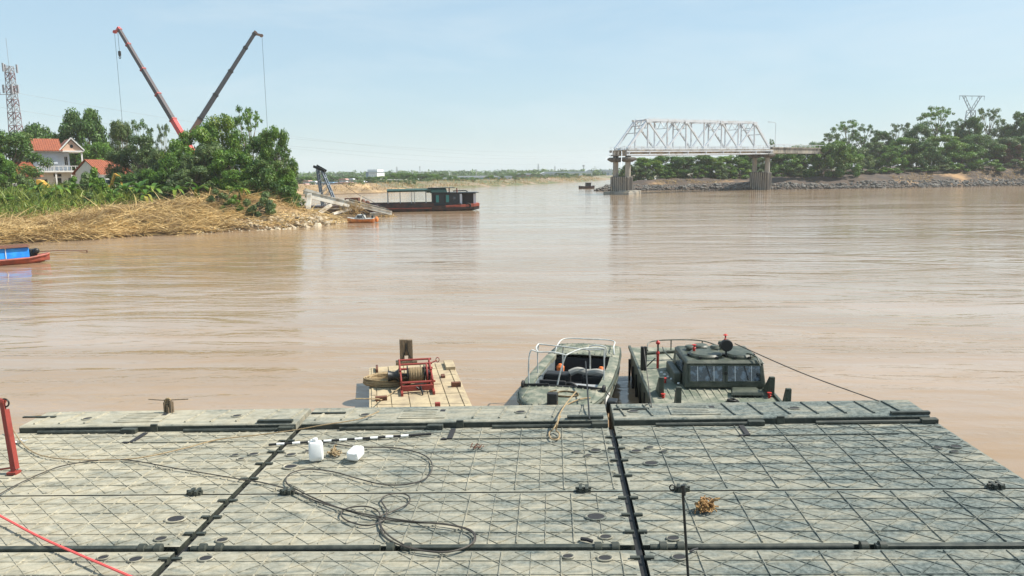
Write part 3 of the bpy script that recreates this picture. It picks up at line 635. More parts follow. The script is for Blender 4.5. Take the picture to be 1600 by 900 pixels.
tangle('drift_clump', 1102, 800, .20, 60, .011, M['driftwood'], 'clump of brown twigs and leaves on the right pontoon', 'debris', 9, .8)
tangle('dead_leaf_scrap', 747, 702, .14, 10, .008, M['rust'], 'small reddish scrap near the strip of the middle pontoon', 'debris', 12, .2)
# striped survey pole
A = MD @ deck_pt(420, 695, .045); B = MD @ deck_pt(674, 678, .045); L = (B - A).length
sp = thing('survey_pole', 'black and white striped survey pole lying behind the white jugs', 'pole', tuple(A))
sp.rotation_euler = (B - A).to_track_quat('X', 'Z').to_euler()
n = 21
for i in range(n):
    MB().tube([(L * i / n, 0, 0), (L * (i + 1) / n, 0, 0)], .026, 10).build('band', M['white'] if i % 2 and i < 19 else M['black'], sp, True)
# thin black stanchion standing close to the camera
q = deck_pt(1076, 912)
st = on_deck('stanchion', 'thin black steel stanchion standing at the near edge of the deck', 'post', q.x, q.y)
top = MD.inverted() @ D(1067, 758, (MD @ q - Vector((0, 0, CAM_Z))).dot(FWD) - .12)
h = top.z - .03; tx, ty = top.x - q.x, top.y - q.y
MB().tube([(0, 0, -.03), (tx, ty, h - .12)], .017, 10).build('rod', M['blacksteel'], st, True)
MB().tube([(tx * .85, ty * .85, h - .13), (tx, ty, h)], .026, 10).build('sleeve', M['blacksteel'], st, True)
MB().tube([(tx - .10, ty, h - .03), (tx + .02, ty, h - .03)], .012, 8).build('cross_pin', M['blacksteel'], st, True)
MB().torus((tx - .13, ty, h - .03), .035, .009, 14, 6, 'y').build('shackle', M['blacksteel'], st, True)
MB().lathe([(.06, -.02), (.06, .0), (.03, .03)], 12).build('foot', M['blacksteel'], st, True)
# red davit post at the left edge
q = deck_pt(22, 741)
rp = on_deck('davit_post', 'faded red steel davit post at the left edge of the deck', 'post', q.x, q.y)
dz = (MD @ q - Vector((0, 0, CAM_Z))).dot(FWD)
tp = MD.inverted() @ D(4, 632, dz) - q
MB().bar((0, 0, 0), (tp.x, tp.y, tp.z), .085, .05, (0, 1, 0)).bar((.05, .03, .06), (tp.x + .045, tp.y + .03, tp.z * .9), .022, .11, (0, 1, 0)).build('post', M['redpaint'], rp, bevel=.006)
MB().tube(smooth_path([(tp.x + .05, tp.y, tp.z + .02), (tp.x - .1, tp.y, tp.z + .05), (tp.x - .35, tp.y, tp.z + .02), (tp.x - .7, tp.y, tp.z - .08)], 5), .05, 8).build('arm', M['redpaint'], rp, True)
MB().torus((tp.x + .05, tp.y, tp.z + .0), .075, .016, 16, 6, 'y').build('eye', M['blacksteel'], rp, True)
MB().box(-.09, .09, -.08, .08, -.02, .03).build('foot_plate', M['redpaint'], rp, bevel=.006)
MB().bar((-.02, 0, .1), (-.5, 0, .03), .02, .03).build('brace', M['redpaint'], rp)
# white rag tied near the post
rg = MB(); rr = random.Random(2)
for i in range(9):
    a = rr.random() * 6.28; rg.loft([[(0, 0, .01), (.03, .0, .03), (.0, .03, .02)], [(math.cos(a) * .13, math.sin(a) * .07, .01), (math.cos(a) * .16, math.sin(a) * .1, .03), (math.cos(a) * .12, math.sin(a) * .12, .015)]])
o = rg.build('rag', M['plastic']); q = deck_pt(32, 692); o.matrix_world = MD @ Matrix.Translation((q.x, q.y, .03)); tag(o, 'white knotted rag on the deck beside the red post', 'rag')
# bundle of wooden stakes behind the step
P = D(265, 652, 16.9); wp = thing('wooden_stake_bundle', 'weathered wooden post bound from stakes, standing behind the left step', 'post', (P.x, P.y, .1))
tz = D(265, 622, 16.9).z - .1
for i in range(9):
    a = i * .7; x, y = math.cos(a) * .085 * (i % 3 > 0), math.sin(a) * .06
    MB().tube([(x * 1.1, y, -1.2), (x, y, tz - .02 - .05 * (i % 4))], .033, 6).build('stake', M['wood'], wp, True)
MB().tube(smooth_path([(-.45, 0, tz - .01), (-.1, 0, tz - .03), (.1, 0, tz - .02), (.46, 0, tz)], 4), .012, 6).build('cross_stick', M['wood'], wp, True)
MB().torus((0, 0, tz - .05), .06, .025, 12, 6, 'y').build('binding', M['rope'], wp, True)
# tools lying on the deck
for (a, b_, r, m, lb) in (((908, 842), (926, 846), .03, M['dark'], 'short dark iron bar left of the twin joint'), ((1078, 862), (1090, 857), .015, M['dark'], 'small dark rod by the hinge bar of the right pontoon')):
    A = MD @ deck_pt(*a, .04); B = MD @ deck_pt(*b_, .04)
    tag(MB().tube([A, (A + B) / 2 + Vector((0, 0, .01)), B], r, 6).build('iron_bar', m, None, True), lb, 'bar')
# ------------------------------------------------------------------ winch raft
rc = [Vector((-5.12, 20.3)), Vector((-2.88, 21.0)), Vector((-1.72, 16.25)), Vector((-4.13, 16.2))]   # far left, far right, near right, near left
wr = thing('raft', 'sandy steel plate raft with a red winch, moored behind the middle pontoon', 'raft', (-3.4, 16.3, 0))
O = Vector((-3.4, 16.3)); rl = [tuple(p - O) for p in rc]
def rq(u, v):    # u across 0..1, v away 0..1
    a = rc[3] + (rc[2] - rc[3]) * u; b = rc[0] + (rc[1] - rc[0]) * u; return a + (b - a) * v - O
MB().prism(rl, 'z', -.3, .44).build('hull', M['sandplate'], wr)
xs_ = [0.02, .075, .22, .40, .60, .78, .925, .98]; ys_ = [0.01, .16, .34, .52, .70, .86, .99]
for i in range(len(xs_) - 1):
    for j in range(len(ys_) - 1):
        g = .006; u0, u1, v0, v1 = xs_[i] + g, xs_[i + 1] - g, ys_[j] + .003, ys_[j + 1] - .003; z = .462 + random.uniform(-.004, .004)
        q = [rq(u0, v0), rq(u1, v0), rq(u1, v1), rq(u0, v1)]
        MB().prism([tuple(p) for p in q], 'z', .43, z).build('deck_plate', M['sandplate'], wr)
def rbox(u, v, w_, l_, h_, name, m, z0=.46, rz=13.5, bev=.01):
    p = rq(u, v); o = MB().box(-w_ / 2, w_ / 2, -l_ / 2, l_ / 2, 0, h_).build(name, m, wr, bevel=bev, loc=(p.x, p.y, z0)); o.rotation_euler = (0, 0, R_(rz)); return o
rbox(.09, .90, .06, .5, .10, 'side_rail', M['rust']); rbox(.94, .88, .26, .75, .09, 'side_box', M['sandplate'])
rbox(.92, .46, .24, .12, .12, 'bollard', M['rust']); rbox(.12, .24, .28, .12, .10, 'bollard', M['rust']); rbox(.82, .66, .10, .22, .06, 'cleat', M['rust']); rbox(.66, .10, .12, .1, .12, 'bollard', M['redpaint'])
# timber mooring post at the far end
p = rq(.44, 1.0) + O
mp_ = thing('mooring_post', 'grey timber mooring post at the far end of the winch raft', 'post', (p.x, p.y + .05, .46), R_(13.5))
MB().box(-.18, -.05, -.06, .06, -.5, .72).build('timber', M['wood'], mp_, bevel=.01); MB().box(.05, .18, -.06, .06, -.5, .70).build('timber', M['wood'], mp_, bevel=.01)
MB().box(-.05, .05, -.04, .05, .25, .71).build('timber', M['wood'], mp_, bevel=.01)
MB().box(-.30, .30, -.10, .10, -.02, .10).build('sill', M['wood'], mp_, bevel=.01)
MB().tube(smooth_path([(-.12, -.09, .12), (-.02, -.09, .45), (.0, -.09, .62), (.02, -.09, .45), (.14, -.09, .1)], 5), .014, 6).build('lashing', M['black'], mp_, True)
# winch
p = rq(.50, .50) + O
wi = thing('winch', 'red steel cable winch frame standing on the sandy raft', 'winch', (p.x, p.y, .465), R_(13.5))
W2 = .62
for s in (-1, 1):
    f = MB(); x = s * W2
    f.bar((x, -.95, .05), (x, .85, .05), .09, .10).bar((x, .75, .0), (x, .75, .62), .07, .07).bar((x, -.05, .0), (x, -.05, .52), .08, .08).bar((x, -.62, .0), (x, -.62, .34), .07, .07)
    f.bar((x, .75, .60), (x, -.62, .34), .06, .07); f.build('side_frame', M['redpaint'], wi, bevel=.008)
for (y, z) in ((.75, .60), (.45, .54), (.30, .44), (.75, .32), (-.62, .30)):
    MB().tube([(-W2 - .05, y, z), (W2 + .1, y, z)], .032, 8).build('cross_tube', M['redpaint'], wi, True)
MB().box(-W2, W2, -.70, -.60, .06, .22).build('front_beam', M['redpaint'], wi, bevel=.01)
MB().lathe([(.05, -.62), (.05, -.36), (.27, -.36), (.27, -.32), (.15, -.31), (.15, .31), (.27, .32), (.27, .36), (.05, .36), (.05, .62)], 24, (0, -.05, .36), 'x').build('drum', M['blacksteel'], wi, True)
for i in range(17):
    MB().torus((-.28 + i * .035, -.05, .36), .185 + .012 * ((i * 7) % 3), .019, 22, 6, 'x').build('cable_turn', M['rope'], wi, True)
MB().lathe([(.06, -1.15), (.17, -1.12), (.13, -.98), (.12, -.85), (.19, -.70), (.06, -.68)], 20, (0, -.05, .36), 'x').build('warping_drum', M['blacksteel'], wi, True)
MB().lathe([(.07, .40), (.30, .41), (.30, .47), (.07, .48)], 26, (0, -.05, .36), 'x').build('gear', M['redpaint'], wi, True)
MB().box(.44, .60, .1, .5, .08, .34).build('motor', M['dark'], wi, bevel=.02)
MB().tube([(W2 + .02, .45, .54), (W2 + .30, .50, .60)], .02, 8).torus((W2 + .34, .51, .62), .07, .014, 14, 6, 'y').build('hand_crank', M['redpaint'], wi, True)
MB().tube([(.12, -.70, .2), (.18, -.95, .02)], .03, 6).tube([(-.05, -.72, .18), (.22, -.76, .05)], .025, 6).build('chain_stopper', M['blacksteel'], wi, True)
wi.scale = (.62, .92, .86)
# rope coil on the raft
p = rq(.15, .58) + O; cc = MB(); rg = random.Random(5)
for i in range(16):
    a0 = rg.random() * .6; R1 = .52 + rg.uniform(-.10, .10); pts = []
    for k in range(25):
        a = a0 + 2 * math.pi * k / 24; pts.append((math.cos(a) * R1 * 1.05, math.sin(a) * R1 * .62, .035 + .035 * (i % 5) + .012 * math.sin(3 * a + i)))
    cc.tube(pts, .022, 6, False)
o = cc.build('rope_coil', M['rope'], None, True, loc=(p.x + .15, p.y, .47)); o.rotation_euler = (0, 0, R_(13)); tag(o, 'thick brown rope coil beside the red winch', 'rope')
mb = MB().tube(smooth_path([(p.x + .7, p.y - .35, .6), (p.x + .45, p.y - .9, .50), (p.x + .3, p.y - 1.5, .50), (p.x + .35, p.y - 2.1, .7), (p.x - .1, p.y - 2.35, .78)], 6), .014, 6)
tag(mb.build('winch_line', M['rope'], None, True), 'thin brown line from the winch over the pontoon step', 'rope')

# ------------------------------------------------------------------ open workboat with canopy hoops
HB = 11.0
bo = thing('workboat', 'open olive green workboat with a pale pipe canopy frame', 'boat', (.02, 16.22, 0), R_(-HB)); bo.scale = (1, .90, .96)
sec_y = [(-.25, .30, .62), (-.12, .56, .66), (.25, .84, .70), (.9, 1.0, .72), (2.2, 1.06, .74), (4.0, 1.04, .76), (5.3, .97, .80), (6.1, .88, .82)]
hull = MB(); secs_ = []
for (y, hw, zt) in sec_y:
    kb = max(.12, hw * .55); secs_.append([(-hw, y, zt), (-hw * .96, y + .02, .35), (-hw * .85, y + .08, -.05), (-kb, y + .2, -.35), (kb, y + .2, -.35), (hw * .85, y + .08, -.05), (hw * .96, y + .02, .35), (hw, y, zt)])
for i in range(len(secs_) - 1):
    hull.loft([secs_[i], secs_[i + 1]], closed=False, cap=False)
hull.add(secs_[0], [tuple(range(8))]); hull.add(secs_[-1], [tuple(range(8))[::-1]])
hull.build('hull', M['armydeck'], bo, False)
def hwz(y):
    ys = [s[0] for s in sec_y]; return float(np.interp(y, ys, [s[1] for s in sec_y])), float(np.interp(y, ys, [s[2] for s in sec_y]))
def deckpoly(y0, y1, inner, name, m, crown=.05, n=8):
    mb = MB(); rows = []
    for k in range(n + 1):
        y = y0 + (y1 - y0) * k / n; hw, zt = hwz(y); row = []
        for u in np.linspace(-1, 1, 9): row.append((u * hw * .995, y, zt + .012 + crown * (1 - u * u)))
        rows.append(row)
    mb.loft(rows, closed=False, cap=False)
    o = mb.build(name, m, bo, True); so_ = o.modifiers.new('thick', 'SOLIDIFY'); so_.thickness = .025
    return o
fd = deckpoly(-.25, 1.35, 0, 'fore_deck', M['armydeck']); ad = deckpoly(4.75, 6.1, 0, 'stern_deck', M['armydeck'])
for (dk, y0, y1) in ((fd, -.05, 1.3), (ad, 4.8, 6.05)):
    for k in range(-5, 6):
        x = k * .16
        ya = y0
        while hwz(ya)[0] < abs(x) + .06 and ya < y1: ya += .05
        hw, zt = hwz((ya + y1) / 2); u = x / hw
        MB().bar((x, ya, hwz(ya)[1] + .022 + .05 * (1 - (x / hwz(ya)[0]) ** 2)), (x, y1, hwz(y1)[1] + .022 + .05 * (1 - (x / hwz(y1)[0]) ** 2)), .025, .022).build('deck_rib', M['armydeck'], dk)
for s in (-1, 1):
    mb = MB(); rows = []
    for k in range(9):
        y = 1.35 + 3.4 * k / 8; hw, zt = hwz(y); wi_ = .26
        rows.append([(s * hw * .995, y, zt + .012), (s * (hw - wi_ * .5), y, zt + .045), (s * (hw - wi_), y, zt + .03), (s * (hw - wi_), y, zt - .10)])
    mb.loft(rows, closed=False, cap=False); mb.build('side_deck', M['armydeck'], bo, True)
    mb = MB().tube([(s * (hwz(y)[0] + .01), y, hwz(y)[1] - .05) for y in (-.1, .3, .9, 2.2, 4, 5.3, 6.1)], .035, 8).build('rubbing_strake', M['army'], bo, True)
    mb = MB().tube([(s * (hwz(y)[0] * .985), y, .38) for y in (-.05, .3, .9, 2.2, 4, 5.3, 6.1)], .025, 6).build('hull_rail', M['army'], bo, True)
# cockpit: floor, inner walls, seats
MB().box(-.8, .8, 1.36, 4.74, .02, .06).build('cockpit_floor', M['dark'], bo)
MB().box(-.80, -.77, 1.36, 4.74, .06, .70).build('inner_wall', M['armygrey'], bo); MB().box(.77, .80, 1.36, 4.74, .06, .70).build('inner_wall', M['armygrey'], bo)
MB().box(-.8, .8, 1.34, 1.37, .06, .70).build('bulkhead', M['dark'], bo); MB().box(-.8, .8, 4.72, 4.76, .06, .74).build('bulkhead', M['dark'], bo)
MB().tube(smooth_path([(-.82, 1.42, .76), (-.6, 1.36, .78), (0, 1.35, .79), (.6, 1.36, .78), (.82, 1.42, .76)], 4), .035, 8).build('coaming', M['black'], bo, True)
MB().box(-.72, -.05, 1.7, 2.1, .06, .42).box(-.72, -.05, 2.06, 2.14, .42, .74).build('helm_seat', M['dark'], bo, bevel=.03)
MB().box(.12, .74, 1.85, 2.6, .06, .50).build('engine_box', M['armygrey'], bo, bevel=.02); MB().box(.08, .78, 1.8, 2.65, .50, .54).build('engine_lid', M['steel'], bo, bevel=.01)
MB().box(-.74, -.1, 2.9, 3.3, .06, .70).build('seat_back', M['black'], bo, bevel=.04); MB().box(.2, .76, 3.0, 3.35, .06, .66).build('seat_back', M['black'], bo, bevel=.04)
MB().tube(smooth_path([(-.1, 3.0, .72), (.1, 3.05, .80), (.35, 3.1, .74), (.6, 3.05, .78), (.78, 3.05, .74)], 4), [.09] * 16 + [.08], 8).build('rolled_tarp', M['greycanvas'], bo, True)
MB().torus((.02, 2.25, .45), .19, .05, 18, 8, 'y').build('steering_wheel', M['black'], bo, True)
MB().lathe([(.02, 0), (.02, .3), (.09, .31), (.10, .36), (.06, .44), (.10, .47), (.02, .5)], 12, (-.35, 1.62, .2)).build('compass_stand', M['white'], bo, True)
MB().box(-.05, .06, 1.45, 1.7, .1, .62).build('lever_box', M['steel'], bo, bevel=.02)
for (x, y) in ((-.52, 4.1), (.60, 4.0)):
    b = MB().lathe([(.05, .0), (.10, .03), (.11, .17), (.07, .22), (.05, .25)], 14, (x, y, .44)).build('life_buoy_float', M['orangesafety'], bo, True)
# canopy hoops
fr = []
def pipe(pts, name='canopy_pipe', r=.018): MB().tube(smooth_path(pts, 5), r, 7).build(name, M['pipe'], bo, True)
zt = 1.58
pipe([(-.86, 1.45, .74), (-.87, 1.5, 1.3), (-.82, 1.55, 1.62), (-.66, 1.6, zt), (-.3, 1.62, zt + .01), (.02, 1.62, zt - .05)])
pipe([(.86, 2.3, .74), (.86, 2.3, 1.3), (.86, 2.32, zt)]); pipe([(-.86, 2.6, .76), (-.86, 2.6, 1.3), (-.84, 2.62, zt - .02)])
pipe([(.02, 1.62, zt - .05), (.3, 2.0, zt + .03), (.6, 2.25, zt + .03), (.86, 2.32, zt)]); pipe([(-.84, 2.62, zt - .02), (-.2, 2.62, zt - .06), (.4, 2.5, zt - .08), (.86, 2.34, zt - .02)])
pipe([(-.66, 1.6, zt), (-.80, 2.1, zt), (-.84, 2.62, zt - .02)]); pipe([(.02, 1.62, zt - .05), (-.08, 1.55, 1.2), (-.18, 1.46, .70)])
pipe([(.2, 4.7, .80), (.2, 4.72, 1.10), (.62, 4.72, 1.10), (.62, 4.7, .80)]); pipe([(-.3, 3.1, .72), (-.28, 3.0, 1.3), (-.2, 2.62, zt - .06)]); pipe([(.4, 3.2, .72), (.42, 3.0, 1.3), (.4, 2.5, zt - .08)])
pipe([(-.82, 5.0, .82), (-.78, 5.2, 1.0), (-.7, 6.0, 1.02), (.0, 6.05, 1.03), (.7, 6.0, 1.02), (.8, 5.2, 1.0), (.84, 5.0, .82)], 'stern_rail')
for s in (-1, 1):
    MB().tube([(s * .95, 1.32, .80), (s * .35, 1.34, .84)], .022, 6).torus((s * .97, 1.30, .80), .07, .04, 14, 8, 'x').build('oarlock_arm', M['black'], bo, True)
MB().box(-.12, .10, -.18, .02, .66, 1.02).build('bow_block', M['black'], bo, bevel=.015)
MB().box(.99, 1.03, 1.2, 2.1, .45, .68).build('white_patch', M['white'], bo)
o = MB(); 
for i, off in enumerate(((0, 0), (.03, .05))):
    o.tube(smooth_path([(-.1, .95, .80), (-.25, .75, .79), (-.1, .55, .79), (.25, .5, .79), (.45, .7, .79), (.3, .9, .80), (0, .85, .80), (-.05, .4, .80), (.0, .1, .80), (.1, -.1, .77 + off[1])], 5), .02, 6)
o = o.build('bow_rope', M['rope'], None, True); o.matrix_world = bo.matrix_basis.copy(); tag(o, 'pale rope lying in loops on the fore deck of the open workboat', 'rope')
o = MB().tube(smooth_path([(.75, .55, .78), (.55, .35, .79), (.35, .05, .76), (.25, -.2, .72)], 5), .018, 6).build('bow_line', M['rope'], None, True); o.matrix_world = bo.matrix_basis.copy(); tag(o, 'tan mooring line at the right bow of the open workboat', 'rope')
# boat pole
A = D(853 + 62, 565, 18.4); B = MD @ deck_pt(921, 655, .16)
tag(MB().tube([A, B], .018, 7).build('boat_pole', M['blacksteel'], None, True), 'dark boat pole leaning from the step into the open workboat', 'pole')
# outboard leg and chain on the right side of the workboat
M_ = bo.matrix_basis
ob = thing('outboard_motor', 'black outboard motor hanging on the right side of the open workboat', 'motor', tuple(M_ @ Vector((1.22, .75, .35))), R_(-HB))
MB().box(-.12, .14, -.16, .16, .05, .35).build('cowl', M['blacksteel'], ob, bevel=.05); MB().box(-.06, .06, -.07, .07, -.55, .05).build('leg', M['blacksteel'], ob, bevel=.02); MB().box(-.16, -.1, -.1, .1, -.05, .2).build('clamp', M['steel'], ob, bevel=.01)
MB().lathe([(.03, -.1), (.09, -.05), (.09, .05), (.03, .1)], 10, (0, 0, -.5), 'y').build('gear_case', M['blacksteel'], ob, True)

# ------------------------------------------------------------------ pusher boat with cabin
pb = thing('pusher_boat', 'dark green steel pusher boat with a low twin-window cabin', 'boat', (3.65, 16.2, 0), R_(0.6))
HW = 1.45
mb = MB()
sec = lambda y, hw, zt, zb: [(-hw, y, zt), (-hw, y, .45), (-hw * .97, y, -.1), (-hw * .7, y, zb), (hw * .7, y, zb), (hw * .97, y, -.1), (hw, y, .45), (hw, y, zt)]
mb.loft([sec(-.02, HW, .60, -.5), sec(.2, HW, .64, -.6), (sec(2.6, HW, .74, -.6)), sec(4.6, HW * .98, .80, -.6), sec(5.0, HW * .93, .82, -.2)])
mb.build('hull', M['army'], pb, bevel=.02)
dk = MB().loft([[(-HW + .02, y, z - .03), (-HW + .02, y, z), (HW - .02, y, z), (HW - .02, y, z - .03)] for (y, z) in ((-.02, .625), (.2, .665), (2.6, .765), (4.95, .84))]).build('deck', M['armydeck'], pb)
def dz_(y): return float(np.interp(y, [0, .2, 2.6, 4.95], [.627, .667, .767, .84]))
for k in range(14):
    x = -1.1 + k * .17
    MB().bar((x, .02, dz_(.02) + .005), (x, 1.22, dz_(1.22) + .005), .03, .03).build('deck_rib', M['armydeck'], dk)
for s in (-1, 1):
    MB().bar((s * (HW - .03), -.02, .66), (s * (HW - .03), 4.9, .87), .07, .09).build('gunwale', M['army'], pb, bevel=.01)
    for i in range(6): MB().box(s * HW - .03, s * HW + .03, .5 + i * .8, .58 + i * .8, .0, .6).build('fender_rib', M['blacksteel'], pb)
# cabin
CX0, CX1, CY0, CY1 = -.48, 1.30, 1.28, 2.95; ZB, ZT = .74, 1.32
cab = MB().loft([[(CX0 - .05, CY0 - .06, ZB), (CX1 + .05, CY0 - .06, ZB), (CX1 + .05, CY1 + .1, ZB), (CX0 - .05, CY1 + .1, ZB)], [(CX0 - .05, CY0 - .06, ZB + .10), (CX1 + .05, CY0 - .06, ZB + .10), (CX1 + .05, CY1 + .1, ZB + .10), (CX0 - .05, CY1 + .1, ZB + .10)],
                 [(CX0, CY0 + .03, ZT), (CX1, CY0 + .03, ZT), (CX1, CY1, ZT), (CX0, CY1, ZT)]]).build('cabin', M['army'], pb, bevel=.03)
MB().loft([[(CX0 - .03, CY0 - .02, ZT - .01), (CX1 + .03, CY0 - .02, ZT - .01), (CX1 + .03, CY1, ZT - .01), (CX0 - .03, CY1, ZT - .01)], [(CX0 + .02, CY0 + .05, ZT + .06), (CX1 - .02, CY0 + .05, ZT + .06), (CX1 - .05, CY1 - .1, ZT + .06), (CX0 + .05, CY1 - .1, ZT + .06)]]).build('roof', M['army'], pb, bevel=.02)
def wpt(x, t):   # point on the raked windscreen
    z = ZB + .10 + t * (ZT - ZB - .10); y = CY0 - .06 + .09 * t; return (x, y - .012, z)
for (a, b) in ((CX0 + .06, .37), (.45, CX1 - .06)):
    f = MB(); t0, t1 = .10, .91
    c = [wpt(a, t0), wpt(b, t0), wpt(b, t1), wpt(a, t1)]
    wn = MB().add([(p[0], p[1] + .008, p[2]) for p in c], [(0, 1, 2, 3)]).build('windscreen', M['glasslit'], pb)
    for i in range(4): f.bar(c[i], c[(i + 1) % 4], .035, .035, (0, 1, 0))
    f.build('window_frame', M['army'], wn)
    for u in (.24, .72): MB().bar(tuple(np.array(wpt(a + (b - a) * u, t0 + .02)) + (0, .004, 0)), tuple(np.array(wpt(a + (b - a) * u, t1 - .02)) + (0, .004, 0)), .012, .012).build('window_bar', M['white'], wn)
    MB().bar(tuple(np.array(wpt((a + b) / 2, t1)) + (0, -.03, 0)), tuple(np.array(wpt((a + b) / 2 + .1, t0 + .1)) + (0, -.02, 0)), .012, .012).build('wiper', M['black'], wn)
MB().lathe([(.04, -.02), (.04, .02)], 12, (.41, CY0 - .07, 1.10), 'y').build('wiper_motor', M['blacksteel'], pb, True)
MB().box(CX0 - .045, CX0 - .02, CY0 + .35, CY1 - .4, 1.0, 1.25).build('side_window', M['glasslit'], pb)
# roof hatches, vents, searchlight, rails, fittings
for (x, y, r) in ((.05, 1.80, .40), (.84, 1.75, .34)):
    h_ = MB().lathe([(r, 0), (r, .05), (r * .9, .09), (r * .3, .10)], 20, (x, y, ZT + .06)).build('roof_hatch', M['army'], pb, True)
    for k in range(6):
        a = k * 1.047; MB().box(-.03, .03, -.05, .05, 0, .06).build('hatch_clamp', M['blacksteel'], h_, loc=(x + r * math.cos(a), y + r * math.sin(a), ZT + .06))
for (x, y, r, h2) in ((.35, 2.15, .12, .18), (-.2, 2.4, .14, .12), (.1, 2.6, .2, .10), (.6, 2.5, .10, .2)):
    MB().lathe([(r * .7, 0), (r * .7, h2 * .6), (r, h2 * .65), (r * .8, h2)], 14, (x, y, ZT + .05)).build('vent', M['army'], pb, True)
sv = MB().lathe([(.02, .16), (.09, .13), (.145, .02), (.145, -.07), (.135, -.09)], 20, (.50, 1.62, ZT + .36), 'y').build('searchlight', M['black'], pb, True)
MB().bar((.50, 1.62, ZT + .05), (.50, 1.62, ZT + .26), .04, .04).build('light_bracket', M['blacksteel'], sv)
MB().lathe([(.04, .0), (.015, .03), (.02, .09), (.06, .11), (.015, .14)], 10, (.48, 1.64, ZT + .49)).build('red_valve', M['red'], sv, True)
for (x, y, z, h2) in ((-.92, 2.9, .76, .75), (-.2, 1.9, ZT + .12, .20), (-.92, 1.7, .72, .14), (-1.13, .6, .66, .13), (1.26, .62, .67, .15)):
    MB().lathe([(.03, 0), (.035, h2 * .5), (.05, h2 * .55), (.02, h2 * .65), (.02, h2 * .85), (.055, h2 * .88), (.055, h2 * .94), (.015, h2)], 10, (x, y, z)).build('red_valve', M['red'], pb, True)
def rail(pts, name='hand_rail', r=.017, m=None): MB().tube(smooth_path(pts, 5), r, 6).build(name, m or M['army'], pb, True)
rail([(-1.0, 4.2, .95), (-.9, 4.5, 1.10), (-.3, 4.6, 1.14), (.5, 4.55, 1.13), (.9, 4.3, 1.05)]); rail([(-.3, 4.6, .78), (-.3, 4.6, 1.14)]); rail([(.55, 4.55, .78), (.55, 4.55, 1.12)]); rail([(-1.0, 4.2, .75), (-1.0, 4.2, .95)])
rail([(.9, 1.6, ZT + .08), (1.0, 1.6, ZT + .16), (1.16, 1.35, ZT + .12), (1.2, 1.2, ZT - .05)]); rail([(-.78, 1.3, ZT + .05), (-.9, 1.9, ZT + .12), (-.85, 2.6, ZT + .08)])
rail([(-1.1, 3.6, 1.0), (-.4, 3.7, 1.02), (.1, 3.7, 1.02)], r=.05); rail([(-1.28, 3.0, .7), (-1.0, 2.7, 1.1)]); rail([(-.9, 2.9, .68), (-.92, 2.9, 1.45)], r=.025)
for (x, y) in ((-1.34, 2.75), (-1.26, 2.75)): MB().box(x - .035, x + .035, y - .05, y + .05, .62, 1.38).build('tow_post', M['blacksteel'], pb, bevel=.01)
for (x, y, s) in ((-1.22, .72, 1), (-.88, .08, -1), (1.28, .75, 1), (1.42, .02, 1)):
    MB().prism([(-.06, 0), (.5 if y > .4 else .25, 0), (.02, .46), (-.06, .46)], 'x', -.06, .06).build('push_knee', M['army'], pb, bevel=.015, loc=(x + (.06 if s > 0 else 0), y, dz_(y)))
MB().loft([[(.40, .62, .73), (1.15, .62, .73), (1.08, 1.0, .75), (.48, 1.0, .75)], [(.43, .65, .82), (1.12, .65, .82), (1.05, .97, .84), (.51, .97, .84)]]).build('deck_hatch', M['army'], pb, bevel=.02)
for x in (.6, .95): MB().box(x - .05, x + .05, .64, .72, .66, .74).build('hatch_hinge', M['blacksteel'], pb)
for k in range(6): MB().lathe([(.03, 0), (.03, .03)], 8, (-.88 + k * .05, 2.5 - k * .2, .76)).build('white_stud', M['white'], pb)
MB().box(.25, .5, .25, .4, .65, .71).torus((.35, .32, .73), .09, .02, 14, 6).build('towing_eye', M['blacksteel'], pb, True)
MB().box(-.72, -.55, 1.6, 2.8, .74, 1.0).build('side_locker', M['army'], pb, bevel=.03)
# tow lines of the pusher boat
A = pb.matrix_basis @ Vector((.72, 1.7, ZT + .38)); B = MD @ deck_pt(1374, 627, .18)
mid = (A + B) / 2 - Vector((0, 0, .06))
tag(MB().tube(smooth_path([A, mid, B], 8), .013, 6).build('tow_line', M['cable'], None, True), 'taut dark line from the pusher boat to the right end step', 'rope')
A = pb.matrix_basis @ Vector((-1.30, 2.75, 1.36)); B = MD @ deck_pt(1018, 636, .16)
tag(MB().tube(smooth_path([A, (A + B) / 2 - Vector((0, 0, .02)), B], 8), .011, 6).build('hanging_line', M['cable'], None, True), 'thin dark line from the left tow post down to the step', 'rope')
A = M_ @ Vector((.97, 1.3, .8)); B = MD @ deck_pt(1012, 632, .2)
tag(MB().tube(smooth_path([A, (A + B) / 2 - Vector((0, 0, .28)), B], 8), .012, 6).build('slack_line', M['cable'], None, True), 'slack dark line between the open workboat and the pusher boat', 'rope')
A = MD @ deck_pt(1120, 628, .17); B = MD @ deck_pt(1150, 622, .2)
